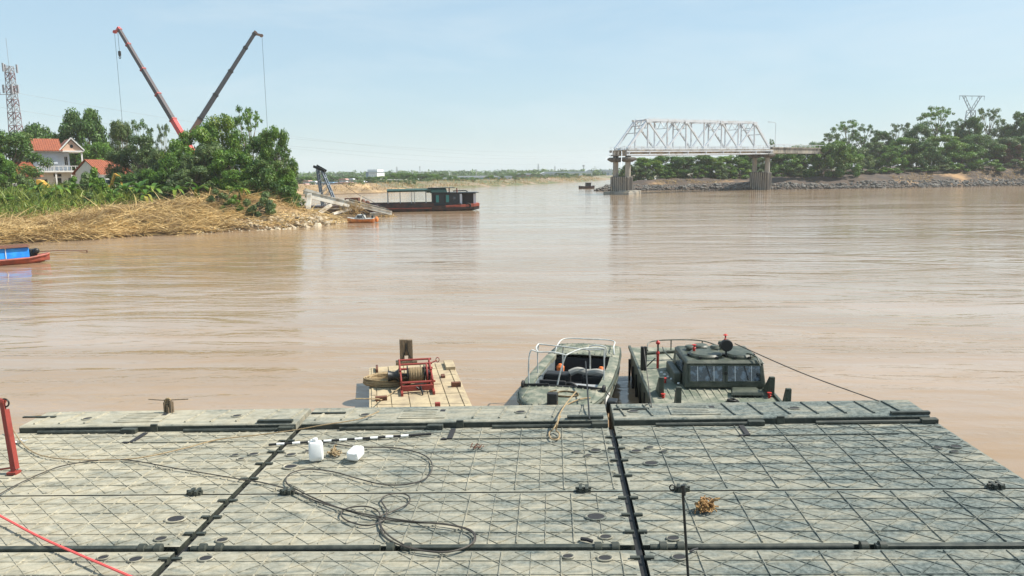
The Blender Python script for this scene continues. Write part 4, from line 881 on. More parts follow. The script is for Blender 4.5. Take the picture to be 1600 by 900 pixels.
# ------------------------------------------------------------------ steel truss bridge
BN = Vector((18.7, 192.2, 11.1)); BF = Vector((63.0, 226.3, 12.3))     # ends of the near truss plane, at deck level
bd = (BF - BN); BL = bd.length; bdir = bd.normalized(); bperp = Vector((-bdir.y, bdir.x, 0)).normalized()   # away from the camera
bm_ = Matrix((( bdir.x, bperp.x, 0, BN.x), (bdir.y, bperp.y, 0, BN.y), (bdir.z, 0, 1, BN.z), (0, 0, 0, 1)))
br = thing('truss_bridge_span', 'white steel truss bridge span resting on two concrete piers', 'bridge', mw=bm_)
BW, BH = 4.6, 7.4; NB = 4; hb = BL / (2 * NB)
def mem(a, b, w_, h_, name, parent=br, m=None):
    w_ *= 1.05; h_ *= 1.05
    return MB().bar(a, b, w_, h_).build(name, m or M['truss'], parent)
for y in (0.0, BW):
    mem((hb, y, BH), (BL - hb, y, BH), .55, .6, 'top_chord'); mem((0, y, .2), (BL, y, .2), .5, .55, 'bottom_chord')
    mem((0, y, .2), (hb, y, BH), .5, .55, 'end_post'); mem((BL, y, .2), (BL - hb, y, BH), .5, .55, 'end_post')
    for k in range(1, 2 * NB):
        x = k * hb
        mem((x, y, .3), (x, y, BH - .2), .28, .30, 'vertical')
        if k < 2 * NB - 1:
            up = k % 2 == 0
            mem((x, y, .3 if up else BH - .2), (x + hb, y, BH - .2 if up else .3), .38, .38, 'diagonal')
    mem((hb, y, BH + .55), (BL - hb, y, BH + .55), .07, .07, 'walkway_rail')
    for k in range(2, 2 * NB - 1): mem((k * hb, y, BH + .2), (k * hb, y, BH + .58), .06, .06, 'rail_post')
for k in range(1, 2 * NB):
    x = k * hb; mem((x, 0, BH), (x, BW, BH), .25, .3, 'top_strut')
    if k % 2 or k in (2, 6):
        mem((x, 0, BH - 2.0), (x, BW, BH - 2.0), .14, .14, 'sway_brace')
        for j in range(4): mem((x, BW * j / 4, BH - 2.0 if j % 2 else BH - .2), (x, BW * (j + 1) / 4, BH - .2 if j % 2 else BH - 2.0), .12, .12, 'sway_brace')
    if k < 2 * NB - 1:
        mem((x, 0, BH), (x + hb, BW, BH), .14, .14, 'lateral_brace'); mem((x, BW, BH), (x + hb, 0, BH - .02), .14, .14, 'lateral_brace')
for (u, xx) in ((.55, hb * .55), (.8, hb * .8), (1.0, hb)):
    z = .2 + (BH - .2) * u; mem((xx, 0, z), (xx, BW, z), .2, .2, 'portal_brace')
    mem((BL - xx, 0, z), (BL - xx, BW, z), .2, .2, 'portal_brace')
for j in range(4):
    za, zb = .2 + (BH - .2) * (.8 if j % 2 else 1.0), .2 + (BH - .2) * (1.0 if j % 2 else .8); xa, xb = hb * (.8 if j % 2 else 1.0), hb * (1.0 if j % 2 else .8)
    mem((xa, BW * j / 4, za), (xb, BW * (j + 1) / 4, zb), .14, .14, 'portal_brace')
# gusset plates at the joints of the near and far planes
for y in (0.0, BW):
    for k in range(1, 2 * NB):
        zg = BH - .1 if k % 2 else .35
        MB().prism([(k * hb - .9, zg - .45), (k * hb + .9, zg - .45), (k * hb + .55, zg + .5), (k * hb - .55, zg + .5)] if k % 2 == 0 else [(k * hb - .55, zg - .6), (k * hb + .55, zg - .6), (k * hb + .9, zg + .3), (k * hb - .9, zg + .3)], 'y', y - .37, y + .37).build('gusset_plate', M['truss'], br)
# deck: slab, cross girders, stringers with brackets
MB().box(-1.0, BL + .5, -1.0, BW + 1.0, -.28, -.02).build('deck_slab', M['concrete'], br)
for y in (-.85, BW + .85):
    MB().box(-1.0, BL + .5, y - .12, y + .12, -1.45, -1.10).build('edge_girder', M['truss'], br)
    MB().box(-1.0, BL + .5, y - .12, y + .12, -.62, -.30).build('edge_girder', M['truss'], br)
    MB().box(-1.0, BL + .5, y - .05, y + .05, .75, .85).build('guard_rail', M['truss'], br)
    for k in range(25): MB().box(-.5 + k * BL / 24.5 - .05, -.5 + k * BL / 24.5 + .05, y - .045, y + .045, -.02, .74).build('rail_post', M['truss'], br)
for k in range(9):
    x = k * hb if k < 8 else BL - .2
    MB().box(x - .15, x + .15, -.7, BW + .7, -1.25, -.30).build('floor_beam', M['truss'], br)
    MB().bar((x, -.98, -.6), (x - .5, -.98, -1.4), .1, .14).build('bracket', M['truss'], br)
for y in (1.0, 2.3, 3.6): MB().box(-.9, BL + .4, y - .15, y + .15, -1.2, -.30).build('stringer', M['oldtruss'], br)
# twisted rods hanging from the broken end
MB().tube(smooth_path([(-.6, 1.5, 0), (-3.0, -1.2, -1.6), (-5.2, -3.2, -4.2)], 5), .09, 6).build('bent_rod', M['truss'], br, True)
MB().tube(smooth_path([(-.6, 4.5, .3), (-2.4, 3.5, -1.2), (-5.4, 2.5, -2.5)], 5), .06, 6).build('bent_rod', M['truss'], br, True)
MB().tube(smooth_path([(-.8, .2, .6), (-1.6, -.8, .9), (-2.4, .8, .3), (-1.0, 2.4, .8)], 5), .05, 6).build('bent_rod', M['truss'], br, True)
# piers
def pier(name, cx, cy, zt, base, label, h_base, foot):
    rz = math.atan2(bdir.y, bdir.x)
    p = thing(name, label, 'pier', (cx, cy, 0), rz, 'bridge piers')
    for y in (-2.25, 2.25):
        MB().lathe([(.72, h_base - .2), (.68, zt - 1.6), (.68, zt - 1.5)], 18, (0, y, 0)).build('column', M['concrete'], p, True)
        MB().loft([[(sx * .8, y + sy * .85, zt - 1.55) for sx, sy in ((-1, -1), (1, -1), (1, 1), (-1, 1))], [(sx * 1.45, y + sy * 1.6, zt - 1.0) for sx, sy in ((-1, -1), (1, -1), (1, 1), (-1, 1))], [(sx * 1.45, y + sy * 1.6, zt - .6) for sx, sy in ((-1, -1), (1, -1), (1, 1), (-1, 1))], [(sx * 1.1, y + sy * 1.2, zt - .35) for sx, sy in ((-1, -1), (1, -1), (1, 1), (-1, 1))]]).build('capital', M['concretedark'], p, bevel=.06)
        MB().box(-.5, .5, y - .5, y + .5, zt - .4, zt + .02).build('bearing_block', M['concretedark'], p)
    MB().box(-.9, .9, -2.9, 2.9, zt - 1.3, zt - .7).build('cross_head', M['concretedark'], p)
    MB().box(-1.1, 1.1, -3.2, 3.2, base, h_base).build('pier_wall', M['concretedark'], p, bevel=.35)
    for k in range(8): MB().box(-1.2, -1.05, -2.7 + k * .72, -2.42 + k * .72, base + .2, h_base - .1).build('fender_strip', M['concrete'], p)
    for (x0, x1, y0, y1, z1) in foot: MB().prism([(x0 * .85, y0), (x1 * .9, y0 * .9), (x1, y1 * .8), (x0, y1)], 'z', -1.5, z1).build('footing', M['concrete'], p, bevel=.1)
    return p
pc = BN + bperp * (BW / 2) + bdir * .3
pier('bridge_pier', pc.x, pc.y, BN.z - 1.47, -1.0, 'two-column concrete pier standing in the river under the broken bridge end', 4.5, ((-2.2, 2.4, -4.6, 4.4, .7), (-1.4, 3.6, -4.2, -.6, 1.0)))
pc2 = BF + bperp * (BW / 2) - bdir * .6
pier('bridge_pier', pc2.x, pc2.y, BF.z - 1.47, -.5, 'two-column concrete pier on the stony right bank', 5.2, ())
# approach span, plain girders
ap0 = BF; ap = thing('approach_span', 'plain concrete girder span leading from the truss into the trees', 'bridge', tuple(ap0), math.atan2(bdir.y, bdir.x))
MB().box(.2, 30, -1.0, BW + 1.0, -.28, .0).build('deck_slab', M['concrete'], ap)
for y in (-.5, 1.4, 3.3, 5.1): MB().box(.3, 30, y - .25, y + .25, -1.8, -.29).build('girder', M['concrete'], ap)
for y in (-.95, BW + .95):
    MB().box(.2, 30, y - .05, y + .05, .65, .80).build('parapet_rail', M['truss'], ap)
    for k in range(12): MB().box(.4 + k * 2.5, .55 + k * 2.5, y - .045, y + .045, .002, .64).build('parapet_post', M['truss'], ap)
# lamp posts on the bridge
for (u, hgt, lb) in ((BL - 10.5, 0, 'thin lamp post on the truss bridge near its right end'), (BL + 1.2, 6.5, 'thin lamp post where the truss meets the approach span')):
    if hgt == 0: continue
    P = BN + bdir * u - bperp * .9
    lp = thing('lamp_post', lb, 'lamp post', tuple(P))
    MB().tube([(0, 0, 0), (0, 0, hgt)], .06, 6).build('pole', M['steel'], lp, True); MB().tube(smooth_path([(0, 0, hgt), (-.4, -.1, hgt + .4), (-1.8, -.4, hgt + .6)], 4), .06, 6).build('arm', M['steel'], lp, True)
    MB().box(-2.4, -1.7, -.55, -.3, hgt + .5, hgt + .66).build('lamp_head', M['steel'], lp, bevel=.03)
# ------------------------------------------------------------------ houses on the left bank
def lz(x, y): return float(left_z(np.array([x]), np.array([y]))[0])
def rzz(x, y): return float(right_z(np.array([x]), np.array([y]))[0])
def window(parent, x0, x1, z0, z1, y, name='window', m=None, fm=None, frame=.07):
    w_ = MB().box(x0, x1, y - .03, y - .012, z0, z1).build(name, m or M['dark'], parent)
    f = MB().box(x0 - frame, x1 + frame, y - .06, y - .031, z1, z1 + frame).box(x0 - frame, x1 + frame, y - .08, y - .031, z0 - frame, z0).box(x0 - frame, x0, y - .06, y - .031, z0, z1).box(x1, x1 + frame, y - .06, y - .031, z0, z1)
    f.build('frame', fm or M['plaster'], w_); MB().box((x0 + x1) / 2 - .02, (x0 + x1) / 2 + .02, y - .05, y - .03, z0, z1).build('mullion', fm or M['plaster'], w_)
    return w_
def roof_slope(parent, x0, x1, y0, z0, y1, z1, thick=.12):
    r = MB().add([(x0, y0, z0), (x1, y0, z0), (x1, y1, z1), (x0, y1, z1), (x0, y0, z0 - thick), (x1, y0, z0 - thick), (x1, y1, z1 - thick), (x0, y1, z1 - thick)], [(0, 1, 2, 3), (7, 6, 5, 4), (0, 4, 5, 1), (1, 5, 6, 2), (2, 6, 7, 3), (3, 7, 4, 0)]).build('roof', M['tile'], parent)
    n = int((x1 - x0) / .45); 
    for i in range(n + 1):
        x = x0 + .05 + (x1 - x0 - .1) * i / n; MB().bar((x, y0, z0 + .03), (x, y1, z1 + .03), .10, .07).build('tile_course', M['tile'], r)
    return r
h = D(68, 300, 122); hz0 = lz(h.x, h.y)
ho1 = thing('house', 'two-storey white house with red tiled roof and balcony', 'house', (h.x, h.y, hz0 - .2), R_(40)); ho1.scale = (.74, .80, .95)
# local: x right, y away, front faces -y
Wd, Dp, F1, F2 = 7.6, 8.0, 3.6, 7.0
MB().box(-.8, Wd - 1.2, 0, Dp, -1, F1).build('wall', M['plaster'], ho1); MB().box(-.6, Wd - 2.0, .3, Dp, F1 + .01, F2).build('wall', M['plasterblue'], ho1)
MB().box(-1.0, Wd + .6, -1.5, Dp, F1 - .02, F1 + .25).build('balcony_floor', M['plaster'], ho1)
for (x0, x1) in ((-.95, 2.2), (2.3, Wd + .5)):
    MB().box(x0, x1, -1.45, -1.35, F1 + .95, F1 + 1.05).build('balcony_rail', M['plaster'], ho1)
    for k in range(8): MB().box(x0 + .1 + k * (x1 - x0 - .2) / 7 - .06, x0 + .1 + k * (x1 - x0 - .2) / 7 + .06, -1.44, -1.36, F1 + .25, F1 + .95).build('baluster', M['plaster'], ho1)
MB().box(Wd + .1, Wd + .4, -1.3, -1.0, -1, F2).build('column', M['plaster'], ho1); MB().box(2.4, 2.7, -1.3, -1.0, -1, F1).build('column', M['plaster'], ho1); MB().box(Wd - 2.2, Wd - 1.9, -1.3, -1.0, -1, F1).build('column', M['plaster'], ho1)
MB().box(-1.2, Wd + .7, -1.6, Dp + .3, F2 + .01, F2 + .22).build('cornice', M['plaster'], ho1)
# main roof slopes towards the viewer on the left, gable over the right bay
roof_slope(ho1, -1.2, 4.2, -1.7, F2 + .22, 3.0, F2 + 2.3)
roof_slope(ho1, -1.2, 4.2, 7.8, F2 + .22, 3.02, F2 + 2.3)
gx0, gx1 = 3.6, Wd + .8; gc = (gx0 + gx1) / 2
MB().prism([(gx0 + .3, F2 + .22), (gx1 - .3, F2 + .22), (gc, F2 + 2.0)], 'y', -1.3, -1.1).build('gable', M['pinkplaster'], ho1)
MB().bar((gx0, -1.45, F2 + .25), (gc, -1.45, F2 + 2.35), .5, .2, (0, 0, 1)).build('gable_trim', M['plaster'], ho1); MB().bar((gx1, -1.45, F2 + .25), (gc, -1.45, F2 + 2.35), .5, .2, (0, 0, 1)).build('gable_trim', M['plaster'], ho1)
for s, xe in ((-1, gx0), (1, gx1)):
    MB().add([(xe, -1.3, F2 + .3), (gc, -1.3, F2 + 2.3), (gc, 7.8, F2 + 2.3), (xe, 7.8, F2 + .3), (xe, -1.3, F2 + .2), (gc, -1.3, F2 + 2.2), (gc, 7.8, F2 + 2.2), (xe, 7.8, F2 + .2)], [(0, 1, 2, 3), (7, 6, 5, 4), (0, 4, 5, 1), (1, 5, 6, 2), (2, 6, 7, 3), (3, 7, 4, 0)]).build('roof', M['tile'], ho1)
MB().lathe([(.3, -1.34), (.3, -1.32)], 14, (gc, 0, F2 + .95), 'y').build('attic_window', M['dark'], ho1)
MB().box(2.4, 3.6, -.05, .35, .0, 2.6).build('door', M['dark'], ho1); MB().box(5.0, 6.2, -.05, .1, .0, 2.6).build('door', M['dark'], ho1)
window(ho1, 2.2, 3.7, 2.85, 3.3, 0, m=M['dark']); window(ho1, 4.6, 5.2, F1 + 1.2, F1 + 2.6, .3); window(ho1, -.2, .9, 1.2, 2.4, 0)
MB().box(-.5, 3.2, -.75, -.65, F1 + 1.4, F2 - .05).build('awning_sheet', M['plasterblue'], ho1)
# low house with gable
h = D(152, 300, 120); hz0 = lz(h.x, h.y)
ho2 = thing('house', 'single-storey white house with red tiled roof right of the tall one', 'house', (h.x, h.y, hz0 - .2), R_(76)); ho2.scale = (.82, .78, .86)
MB().prism([(-3.2, -1), (2.6, -1), (2.6, 4.2), (-.3, 6.3), (-3.2, 4.2)], 'x', -2.3, 5.6).build('wall', M['plaster'], ho2)
for s in (-1, 1):
    e = -3.9 if s < 0 else 3.3
    roof = roof_slope(ho2, -2.6, 1.5, e, 3.95, -.3, 6.55); roof2 = roof_slope(ho2, 1.62, 5.9, e, 3.85, -.3, 6.42)
window(ho2, 2.6, 3.6, 1.2, 2.9, -3.21, m=M['wood']); window(ho2, -.6, .4, 1.2, 2.8, -3.21)
MB().box(-2.3, 5.6, -4.4, -3.2, 3.1, 3.25).build('canopy', M['plaster'], ho2)
# small red roof house, far left
h = D(34, 292, 114); hz0 = lz(h.x, h.y)
ho3 = thing('house', 'small house with a red hipped roof at the left edge', 'house', (h.x, h.y, hz0 - .2), R_(28)); ho3.scale = (.55, .6, .95)
MB().box(-3.5, 4.0, 0, 6, -1, 2.7).build('wall', M['plaster'], ho3)
MB().loft([[(-4.1, -.7, 2.7), (4.6, -.7, 2.7), (4.6, 6.7, 2.7), (-4.1, 6.7, 2.7)], [(-1.6, 2.7, 5.1), (2.2, 2.7, 5.1), (2.2, 3.3, 5.1), (-1.6, 3.3, 5.1)]]).build('roof', M['tile'], ho3)
MB().box(-.6, .9, -.05, .1, 0, 2.1).build('door', M['dark'], ho3); window(ho3, 1.8, 3.2, .9, 2.0, 0)

# ------------------------------------------------------------------ machines by the houses
h = D(168, 302, 110); z0 = max(lz(h.x, h.y), 3.0)
ex = thing('excavator', 'yellow tracked excavator working below the low white house', 'excavator', (h.x, h.y, z0 + .55), R_(-25))
ex.scale = (.72,) * 3
for s in (-1, 1):
    MB().prism([(-1.6, .1), (-1.3, -.2), (1.3, -.2), (1.6, .1), (1.6, .45), (1.3, .7), (-1.3, .7), (-1.6, .45)], 'y', s * .95 - .25, s * .95 + .25).build('track', M['black'], ex, bevel=.05)
MB().box(-1.5, 1.2, -1.05, 1.05, .8, 1.5).build('house_body', M['yellow'], ex, bevel=.1); MB().box(-1.7, -.8, -1.0, 1.0, .9, 1.9).build('counterweight', M['dark'], ex, bevel=.15)
MB().box(.1, 1.2, -1.0, -.1, 1.5, 2.7).build('cab', M['white'], ex, bevel=.08); MB().box(1.21, 1.23, -.95, -.15, 1.7, 2.6).box(.2, 1.1, -1.03, -1.01, 1.7, 2.6).build('cab_window', M['glass'], ex)
MB().bar((.9, .3, 1.3), (-.6 + 3.0, .3, 3.6), .35, .45).bar((2.4, .3, 3.6), (3.9, .3, 3.0), .32, .4).build('boom', M['yellow'], ex, bevel=.04)
MB().bar((3.9, .3, 3.2), (4.2, .3, 1.2), .28, .32).build('stick', M['yellow'], ex, bevel=.03); MB().prism([(3.8, 1.2), (4.6, 1.2), (4.5, .4), (3.9, .5)], 'y', -.2, .8).build('bucket', M['dark'], ex, bevel=.04)
h = D(48, 296, 104); z0 = max(lz(h.x, h.y), 2.6)
ld = thing('dump_truck', 'yellow truck with a pale tarpaulin-covered load beside the door of the tall house', 'truck', (h.x, h.y, z0 + .3), R_(20)); ld.scale = (.8, .8, .75)
MB().box(-2.6, 1.4, -1.0, 1.0, .5, .8).build('chassis', M['dark'], ld)
MB().loft([[(-2.7, -1.1, .85), (1.0, -1.1, .85), (1.0, 1.1, .85), (-2.7, 1.1, .85)], [(-2.5, -.9, 1.75), (.8, -.9, 1.75), (.8, .9, 1.75), (-2.5, .9, 1.75)]]).build('load_cover', M['greycanvas'], ld, bevel=.15)
MB().loft([[(1.1, -1.1, .6), (2.9, -1.1, .6), (2.9, 1.1, .6), (1.1, 1.1, .6)], [(1.1, -1.1, 1.5), (2.7, -1.1, 1.3), (2.7, 1.1, 1.3), (1.1, 1.1, 1.5)], [(1.2, -1.0, 2.4), (1.9, -1.0, 2.3), (1.9, 1.0, 2.3), (1.2, 1.0, 2.4)]]).build('cab', M['yellow'], ld, bevel=.08)
for x in (-1.9, -1.0, 2.0):
    for s in (-1, 1): MB().lathe([(.2, -.14), (.5, -.14), (.5, .14), (.2, .14)], 16, (x, s * 1.0, .3), 'y').build('wheel', M['black'], ld, True)

# ------------------------------------------------------------------ truck cranes behind the trees
def crane(base_px, root_py, tip, dist, label, boomcol, basecol, flip):
    A = D(*base_px, dist); B = D(*tip, dist + 4); d = (B - A)
    g = Vector((A.x, A.y, A.z)) - d.normalized() * ((A.z - 6.0) / d.normalized().z); gz = 4.2
    c = thing('truck_crane', label, 'crane', (g.x, g.y, gz), math.atan2(d.y, d.x), 'cranes behind the trees')
    inv = Matrix.Rotation(-math.atan2(d.y, d.x), 4, 'Z') @ Matrix.Translation(-Vector((g.x, g.y, gz)))
    a = inv @ Vector((g.x, g.y, 6.0)); e = inv @ B; t_base = ((A - Vector((g.x, g.y, 6.0))).length) / ((B - Vector((g.x, g.y, 6.0))).length)
    n = 5; cuts = [0, t_base + .045, .62, .78, .90, 1.0] if not flip else [0, t_base + .01, .58, .78, .90, 1.0]
    cuts = [0, max(t_base + (.06 if not flip else .005), .3)]; rest = (1 - cuts[1]) / 3.6
    while cuts[-1] < .97: cuts.append(min(1.0, cuts[-1] + rest))
    wdt = 1.02
    for i in range(len(cuts) - 1):
        p = a + (e - a) * cuts[i]; q = a + (e - a) * cuts[i + 1]
        s_ = MB().bar(p, q, wdt, wdt * 1.1).build('boom_section', basecol if i == 0 else boomcol, c, bevel=.06)
        MB().bar(q - (e - a).normalized() * .35, q, wdt + .18, wdt * 1.1 + .18).build('collar', M['collar'] if not flip else M['blacksteel'], s_)
        wdt *= .90
    dn = (e - a).normalized()
    hd = MB().bar(e - dn * .5, e + dn * .5, wdt * .95, wdt * 1.2).bar(e + Vector((.0, 0, -.1)), e + Vector((1.5, 0, -.35)), .6, .45)
    hd.lathe([(.35, -.3), (.35, .3)], 14, (e.x + 1.5, e.y, e.z - .4), 'y'); hd.build('boom_head', basecol, c)
    r0 = e + Vector((1.6, .0, -.6)); MB().tube([r0, (r0.x, r0.y, 4.0)], .035, 5).build('hoist_rope', M['blacksteel'], c)
    if not flip:
        hk = e + Vector((.5, 0, -4.6)); MB().tube([e + Vector((.5, 0, -.3)), hk], .04, 5).build('hoist_rope', M['blacksteel'], c)
        hb_ = MB().box(hk.x - .35, hk.x + .35, hk.y - .2, hk.y + .2, hk.z - 1.1, hk.z).build('hook_block', M['blacksteel'], c, bevel=.15); MB().torus((hk.x, hk.y, hk.z - 1.4), .28, .08, 12, 6, 'y').build('hook', M['blacksteel'], hb_, True)
    # carrier below
    MB().box(-6, 5.5, -1.3, 1.3, .9, 1.6).build('chassis', basecol, c, bevel=.05); MB().box(4.0, 5.8, -1.25, 1.25, 1.6, 3.0).build('cab', basecol, c, bevel=.15)
    MB().box(-3.0, 1.0, -1.25, 1.25, 1.62, 3.2).build('slew_house', basecol, c, bevel=.1)
    for x in (-4.6, -3.2, 2.6, 4.2):
        for s in (-1, 1): MB().lathe([(.25, -.2), (.6, -.2), (.6, .2), (.25, .2)], 14, (x, s * 1.15, .6), 'y').build('wheel', M['black'], c, True)
    return c
M['collar'] = mat('red_collar', (0.30, 0.04, 0.035), 0.5); M['boomdark'] = mat('dark_boom_paint', (0.03, 0.032, 0.038), 0.45); M['boomgrey'] = mat('brown_grey_boom', (0.055, 0.042, 0.045), 0.45)
M['cranered'] = mat('crane_red', (0.55, 0.045, 0.04), 0.4); M['craneorange'] = mat('crane_brown', (0.10, 0.06, 0.045), 0.5)
crane((278, 200), 200, (186, 46), 165, 'truck crane with the red-based boom leaning left, hook hanging from its tip', M['boomgrey'], M['cranered'], False)
crane((313, 186), 186, (398, 52), 168, 'truck crane with the black boom leaning right above the trees', M['boomdark'], M['craneorange'], True)

# ------------------------------------------------------------------ lattice masts
def lattice(root, w0, w1, H, n, r, mats, name='lattice_bay', z0=0):
    for i in range(n):
        t0, t1 = i / n, (i + 1) / n; a = w0 + (w1 - w0) * t0; b = w0 + (w1 - w0) * t1; za, zb = z0 + H * t0, z0 + H * t1; mb = MB()
        ca = [(-a / 2, -a / 2), (a / 2, -a / 2), (a / 2, a / 2), (-a / 2, a / 2)]; cb = [(-b / 2, -b / 2), (b / 2, -b / 2), (b / 2, b / 2), (-b / 2, b / 2)]
        for k in range(4):
            p, q = ca[k], ca[(k + 1) % 4]; s, t = cb[k], cb[(k + 1) % 4]
            mb.bar((*p, za), (*s, zb), r, r); mb.bar((*p, za), (*t, zb), r * .6, r * .6, (1, 0, 0)); mb.bar((*q, za), (*s, zb), r * .6, r * .6, (1, 0, 0)); mb.bar((*s, zb), (*t, zb), r * .6, r * .6)
        mb.build(name, mats[i % len(mats)], root)
M['mastred'] = mat('mast_red', (0.16, 0.075, 0.075), 0.5); M['mastwhite'] = mat('mast_white', (0.30, 0.30, 0.32), 0.5); M['pylon'] = mat('grey_pylon_steel', (0.30, 0.32, 0.34), 0.5, 0.3)
P = D(26, 215, 225); T = D(19, 106, 225)
ct = thing('cell_tower', 'red and white lattice communication mast at the left edge', 'tower', (P.x, P.y, 4)); lattice(ct, 3.3, 1.6, T.z - 4, 18, .17, [M['mastred'], M['mastwhite']])
for k in range(7):
    a = k * .9; zz = T.z - 4 - (.5 if k % 2 else 6.5); q = (math.cos(a) * 2.0, math.sin(a) * 2.0)
    MB().bar((0, 0, zz), (q[0], q[1], zz), .1, .1).box(q[0] - .2, q[0] + .2, q[1] - .2, q[1] + .2, zz - 1.2, zz + 1.2).build('antenna', M['mastwhite'], ct)
MB().bar((-4.5, 0, T.z - 12), (1, 0, T.z - 12), .15, .15).lathe([(.2, -.3), (.8, .0), (.8, .1)], 12, (-4.2, -.2, T.z - 11.6), 'y').build('antenna_arm', M['mastwhite'], ct)
MB().tube([(0, 0, T.z - 4), (0, 0, T.z + 4)], .06, 5).build('lightning_rod', M['pylon'], ct)
def yl_pylon(px, py_top, dist, label):
    T = D(px, py_top, dist); H = T.z - 6
    p = thing('pylon', label, 'pylon', (T.x, T.y, 6), R_(15)); lattice(p, 7, 3.0, H * .80, 8, .34, [M['pylon']])
    for s in (-1, 1):
        mb = MB()
        for k in range(4): 
            a = (s * (1.2 + 1.3 * k), 0, H * .80 + H * .05 * k); b = (s * (1.2 + 1.3 * (k + 1)), 0, H * .80 + H * .05 * (k + 1)); mb.bar(a, b, .3, .3).bar((a[0] - s * 1.6, 0, a[2] + .4), (b[0] - s * 1.6, 0, b[2] + .2), .25, .25).bar(a, (b[0] - s * 1.6, 0, b[2]), .18, .18)
        mb.build('arm', M['pylon'], p)
    MB().bar((-8.5, 0, H), (8.5, 0, H), .3, .35).build('cross_arm', M['pylon'], p)
    for x in (-8.2, 0, 8.2): MB().tube([(x, 0, H), (x, 0, H - 2.2)], .12, 5).build('insulator', M['pylon'], p)
    return p
yl_pylon(1519, 150, 430, 'tall Y-shaped steel pylon above the right bank trees')
# ------------------------------------------------------------------ vegetation
def leaf_cloud(centres, radii, counts, leaf, rg, up=.35, droop=0.0, squash=.7, slim=.45):
    V = []; T = []
    for c, r, n in zip(centres, radii, counts):
        n = int(n); d = rg.normal(size=(n, 3)); d /= np.linalg.norm(d, axis=1)[:, None] + 1e-9
        rad = r * np.power(rg.random(n), .40)[:, None]
        p = c + d * rad * np.array([1, 1, squash]); p[:, 2] -= droop * rg.random(n) * r
        nrm = d * .7 + rg.normal(size=(n, 3)) * .55 + np.array([0, 0, up]); nrm /= np.linalg.norm(nrm, axis=1)[:, None] + 1e-9
        a = rg.normal(size=(n, 3)); a[:, 2] -= droop * 1.6
        a -= (a * nrm).sum(1)[:, None] * nrm; a /= np.linalg.norm(a, axis=1)[:, None] + 1e-9
        b = np.cross(nrm, a); L = leaf * rg.uniform(.6, 1.35, n)[:, None]
        q = np.stack([p - a * L * .5, p + b * L * slim * .5, p + a * L * .5, p - b * L * slim * .5], 1)
        V.append(q.reshape(-1, 3)); base = rg.random()
        t = np.clip(base * .75 + rg.normal(0, .16, n) + .12, 0, 1); y = np.clip(rg.random(n) * rg.random() * 1.3 - .25, 0, 1)
        T.append(np.repeat(np.stack([t, y], 1), 4, 0))
    V = np.vstack(V); T = np.vstack(T); F = np.arange(len(V)).reshape(-1, 4)
    return V, F, T
def tree_proto(seed, R, H, n_cl, n_leaf, leaf, m, bark, style):
    rg = np.random.default_rng(seed); rn = random.Random(seed)
    cs, rs, ct = [], [], []; limbs = []
    z0 = {'broad': .08, 'airy': .40, 'mound': .0, 'willow': .15, 'bush': .0}[style] * H
    for i in range(n_cl):
        a = rn.random() * 6.283; t = rn.random()
        if style == 'mound' or style == 'bush':
            z = H * (t ** .8) * .92; rr = R * math.sqrt(max(0, 1 - (z / H) ** 2.2)) * (.55 + .45 * rn.random() ** .5)
        elif style == 'broad':
            z = z0 + (H - z0) * (t ** .75) * .94; k = (z - z0) / (H - z0); rr = R * (math.sin(math.pi * (.18 + .80 * k)) ** .65) * (.35 + .65 * rn.random() ** .5)
        elif style == 'willow':
            z = z0 + (H - z0) * (t ** .8) * .95; k = (z - z0) / (H - z0); rr = R * (1 - k * .72) * (.3 + .7 * rn.random() ** .5)
        else:
            z = z0 + (H - z0) * (.15 + .8 * t); k = (z - z0) / (H - z0); rr = R * math.sin(math.pi * (.15 + .75 * k)) * (.2 + .8 * rn.random() ** .6)
        c = np.array([math.cos(a) * rr * rn.uniform(.85, 1.12), math.sin(a) * rr * rn.uniform(.85, 1.12), z])
        r = R * {'broad': rn.uniform(.16, .30), 'airy': rn.uniform(.09, .18), 'mound': rn.uniform(.14, .26), 'willow': rn.uniform(.12, .24), 'bush': rn.uniform(.2, .34)}[style]
        if c[2] - r * .6 < 0: c[2] = r * .5
        cs.append(c); rs.append(r); ct.append(n_leaf / n_cl * (r / (R * .2)) ** 1.6); limbs.append(c)
    V, F, T = leaf_cloud(cs, rs, ct, leaf, rg, droop=.9 if style == 'willow' else (.25 if style == 'mound' else .1), squash=.6 if style == 'airy' else .72, slim=.30 if style == 'willow' else .5)
    crown = npmesh('crown', V, F, m, T)
    tb = MB(); th = H * (.55 if style != 'airy' else .62); tr = max(.09, H * .022)
    lean = Vector((rn.uniform(-.06, .06) * H, rn.uniform(-.06, .06) * H, 0))
    tp = [Vector((0, 0, -.6)), lean * .3 + Vector((0, 0, th * .35)), lean * .7 + Vector((0, 0, th * .7)), lean + Vector((0, 0, th))]
    tb.tube(smooth_path(tp, 3), list(np.linspace(tr, tr * .45, 10)), 7)
    for c in limbs[:: max(1, len(limbs) // 16)]:
        s = lean * .6 + Vector((0, 0, min(th * .95, max(th * .35, c[2] * .55)))); e = Vector(c); mid = (s + e) / 2 + Vector((rn.uniform(-.1, .1), rn.uniform(-.1, .1), -.05)) * H * .5
        tb.tube(smooth_path([s, mid, e], 3), list(np.linspace(tr * .45, tr * .10, 7)), 5)
    return crown, tb.mesh('trunk', bark, True), R, H
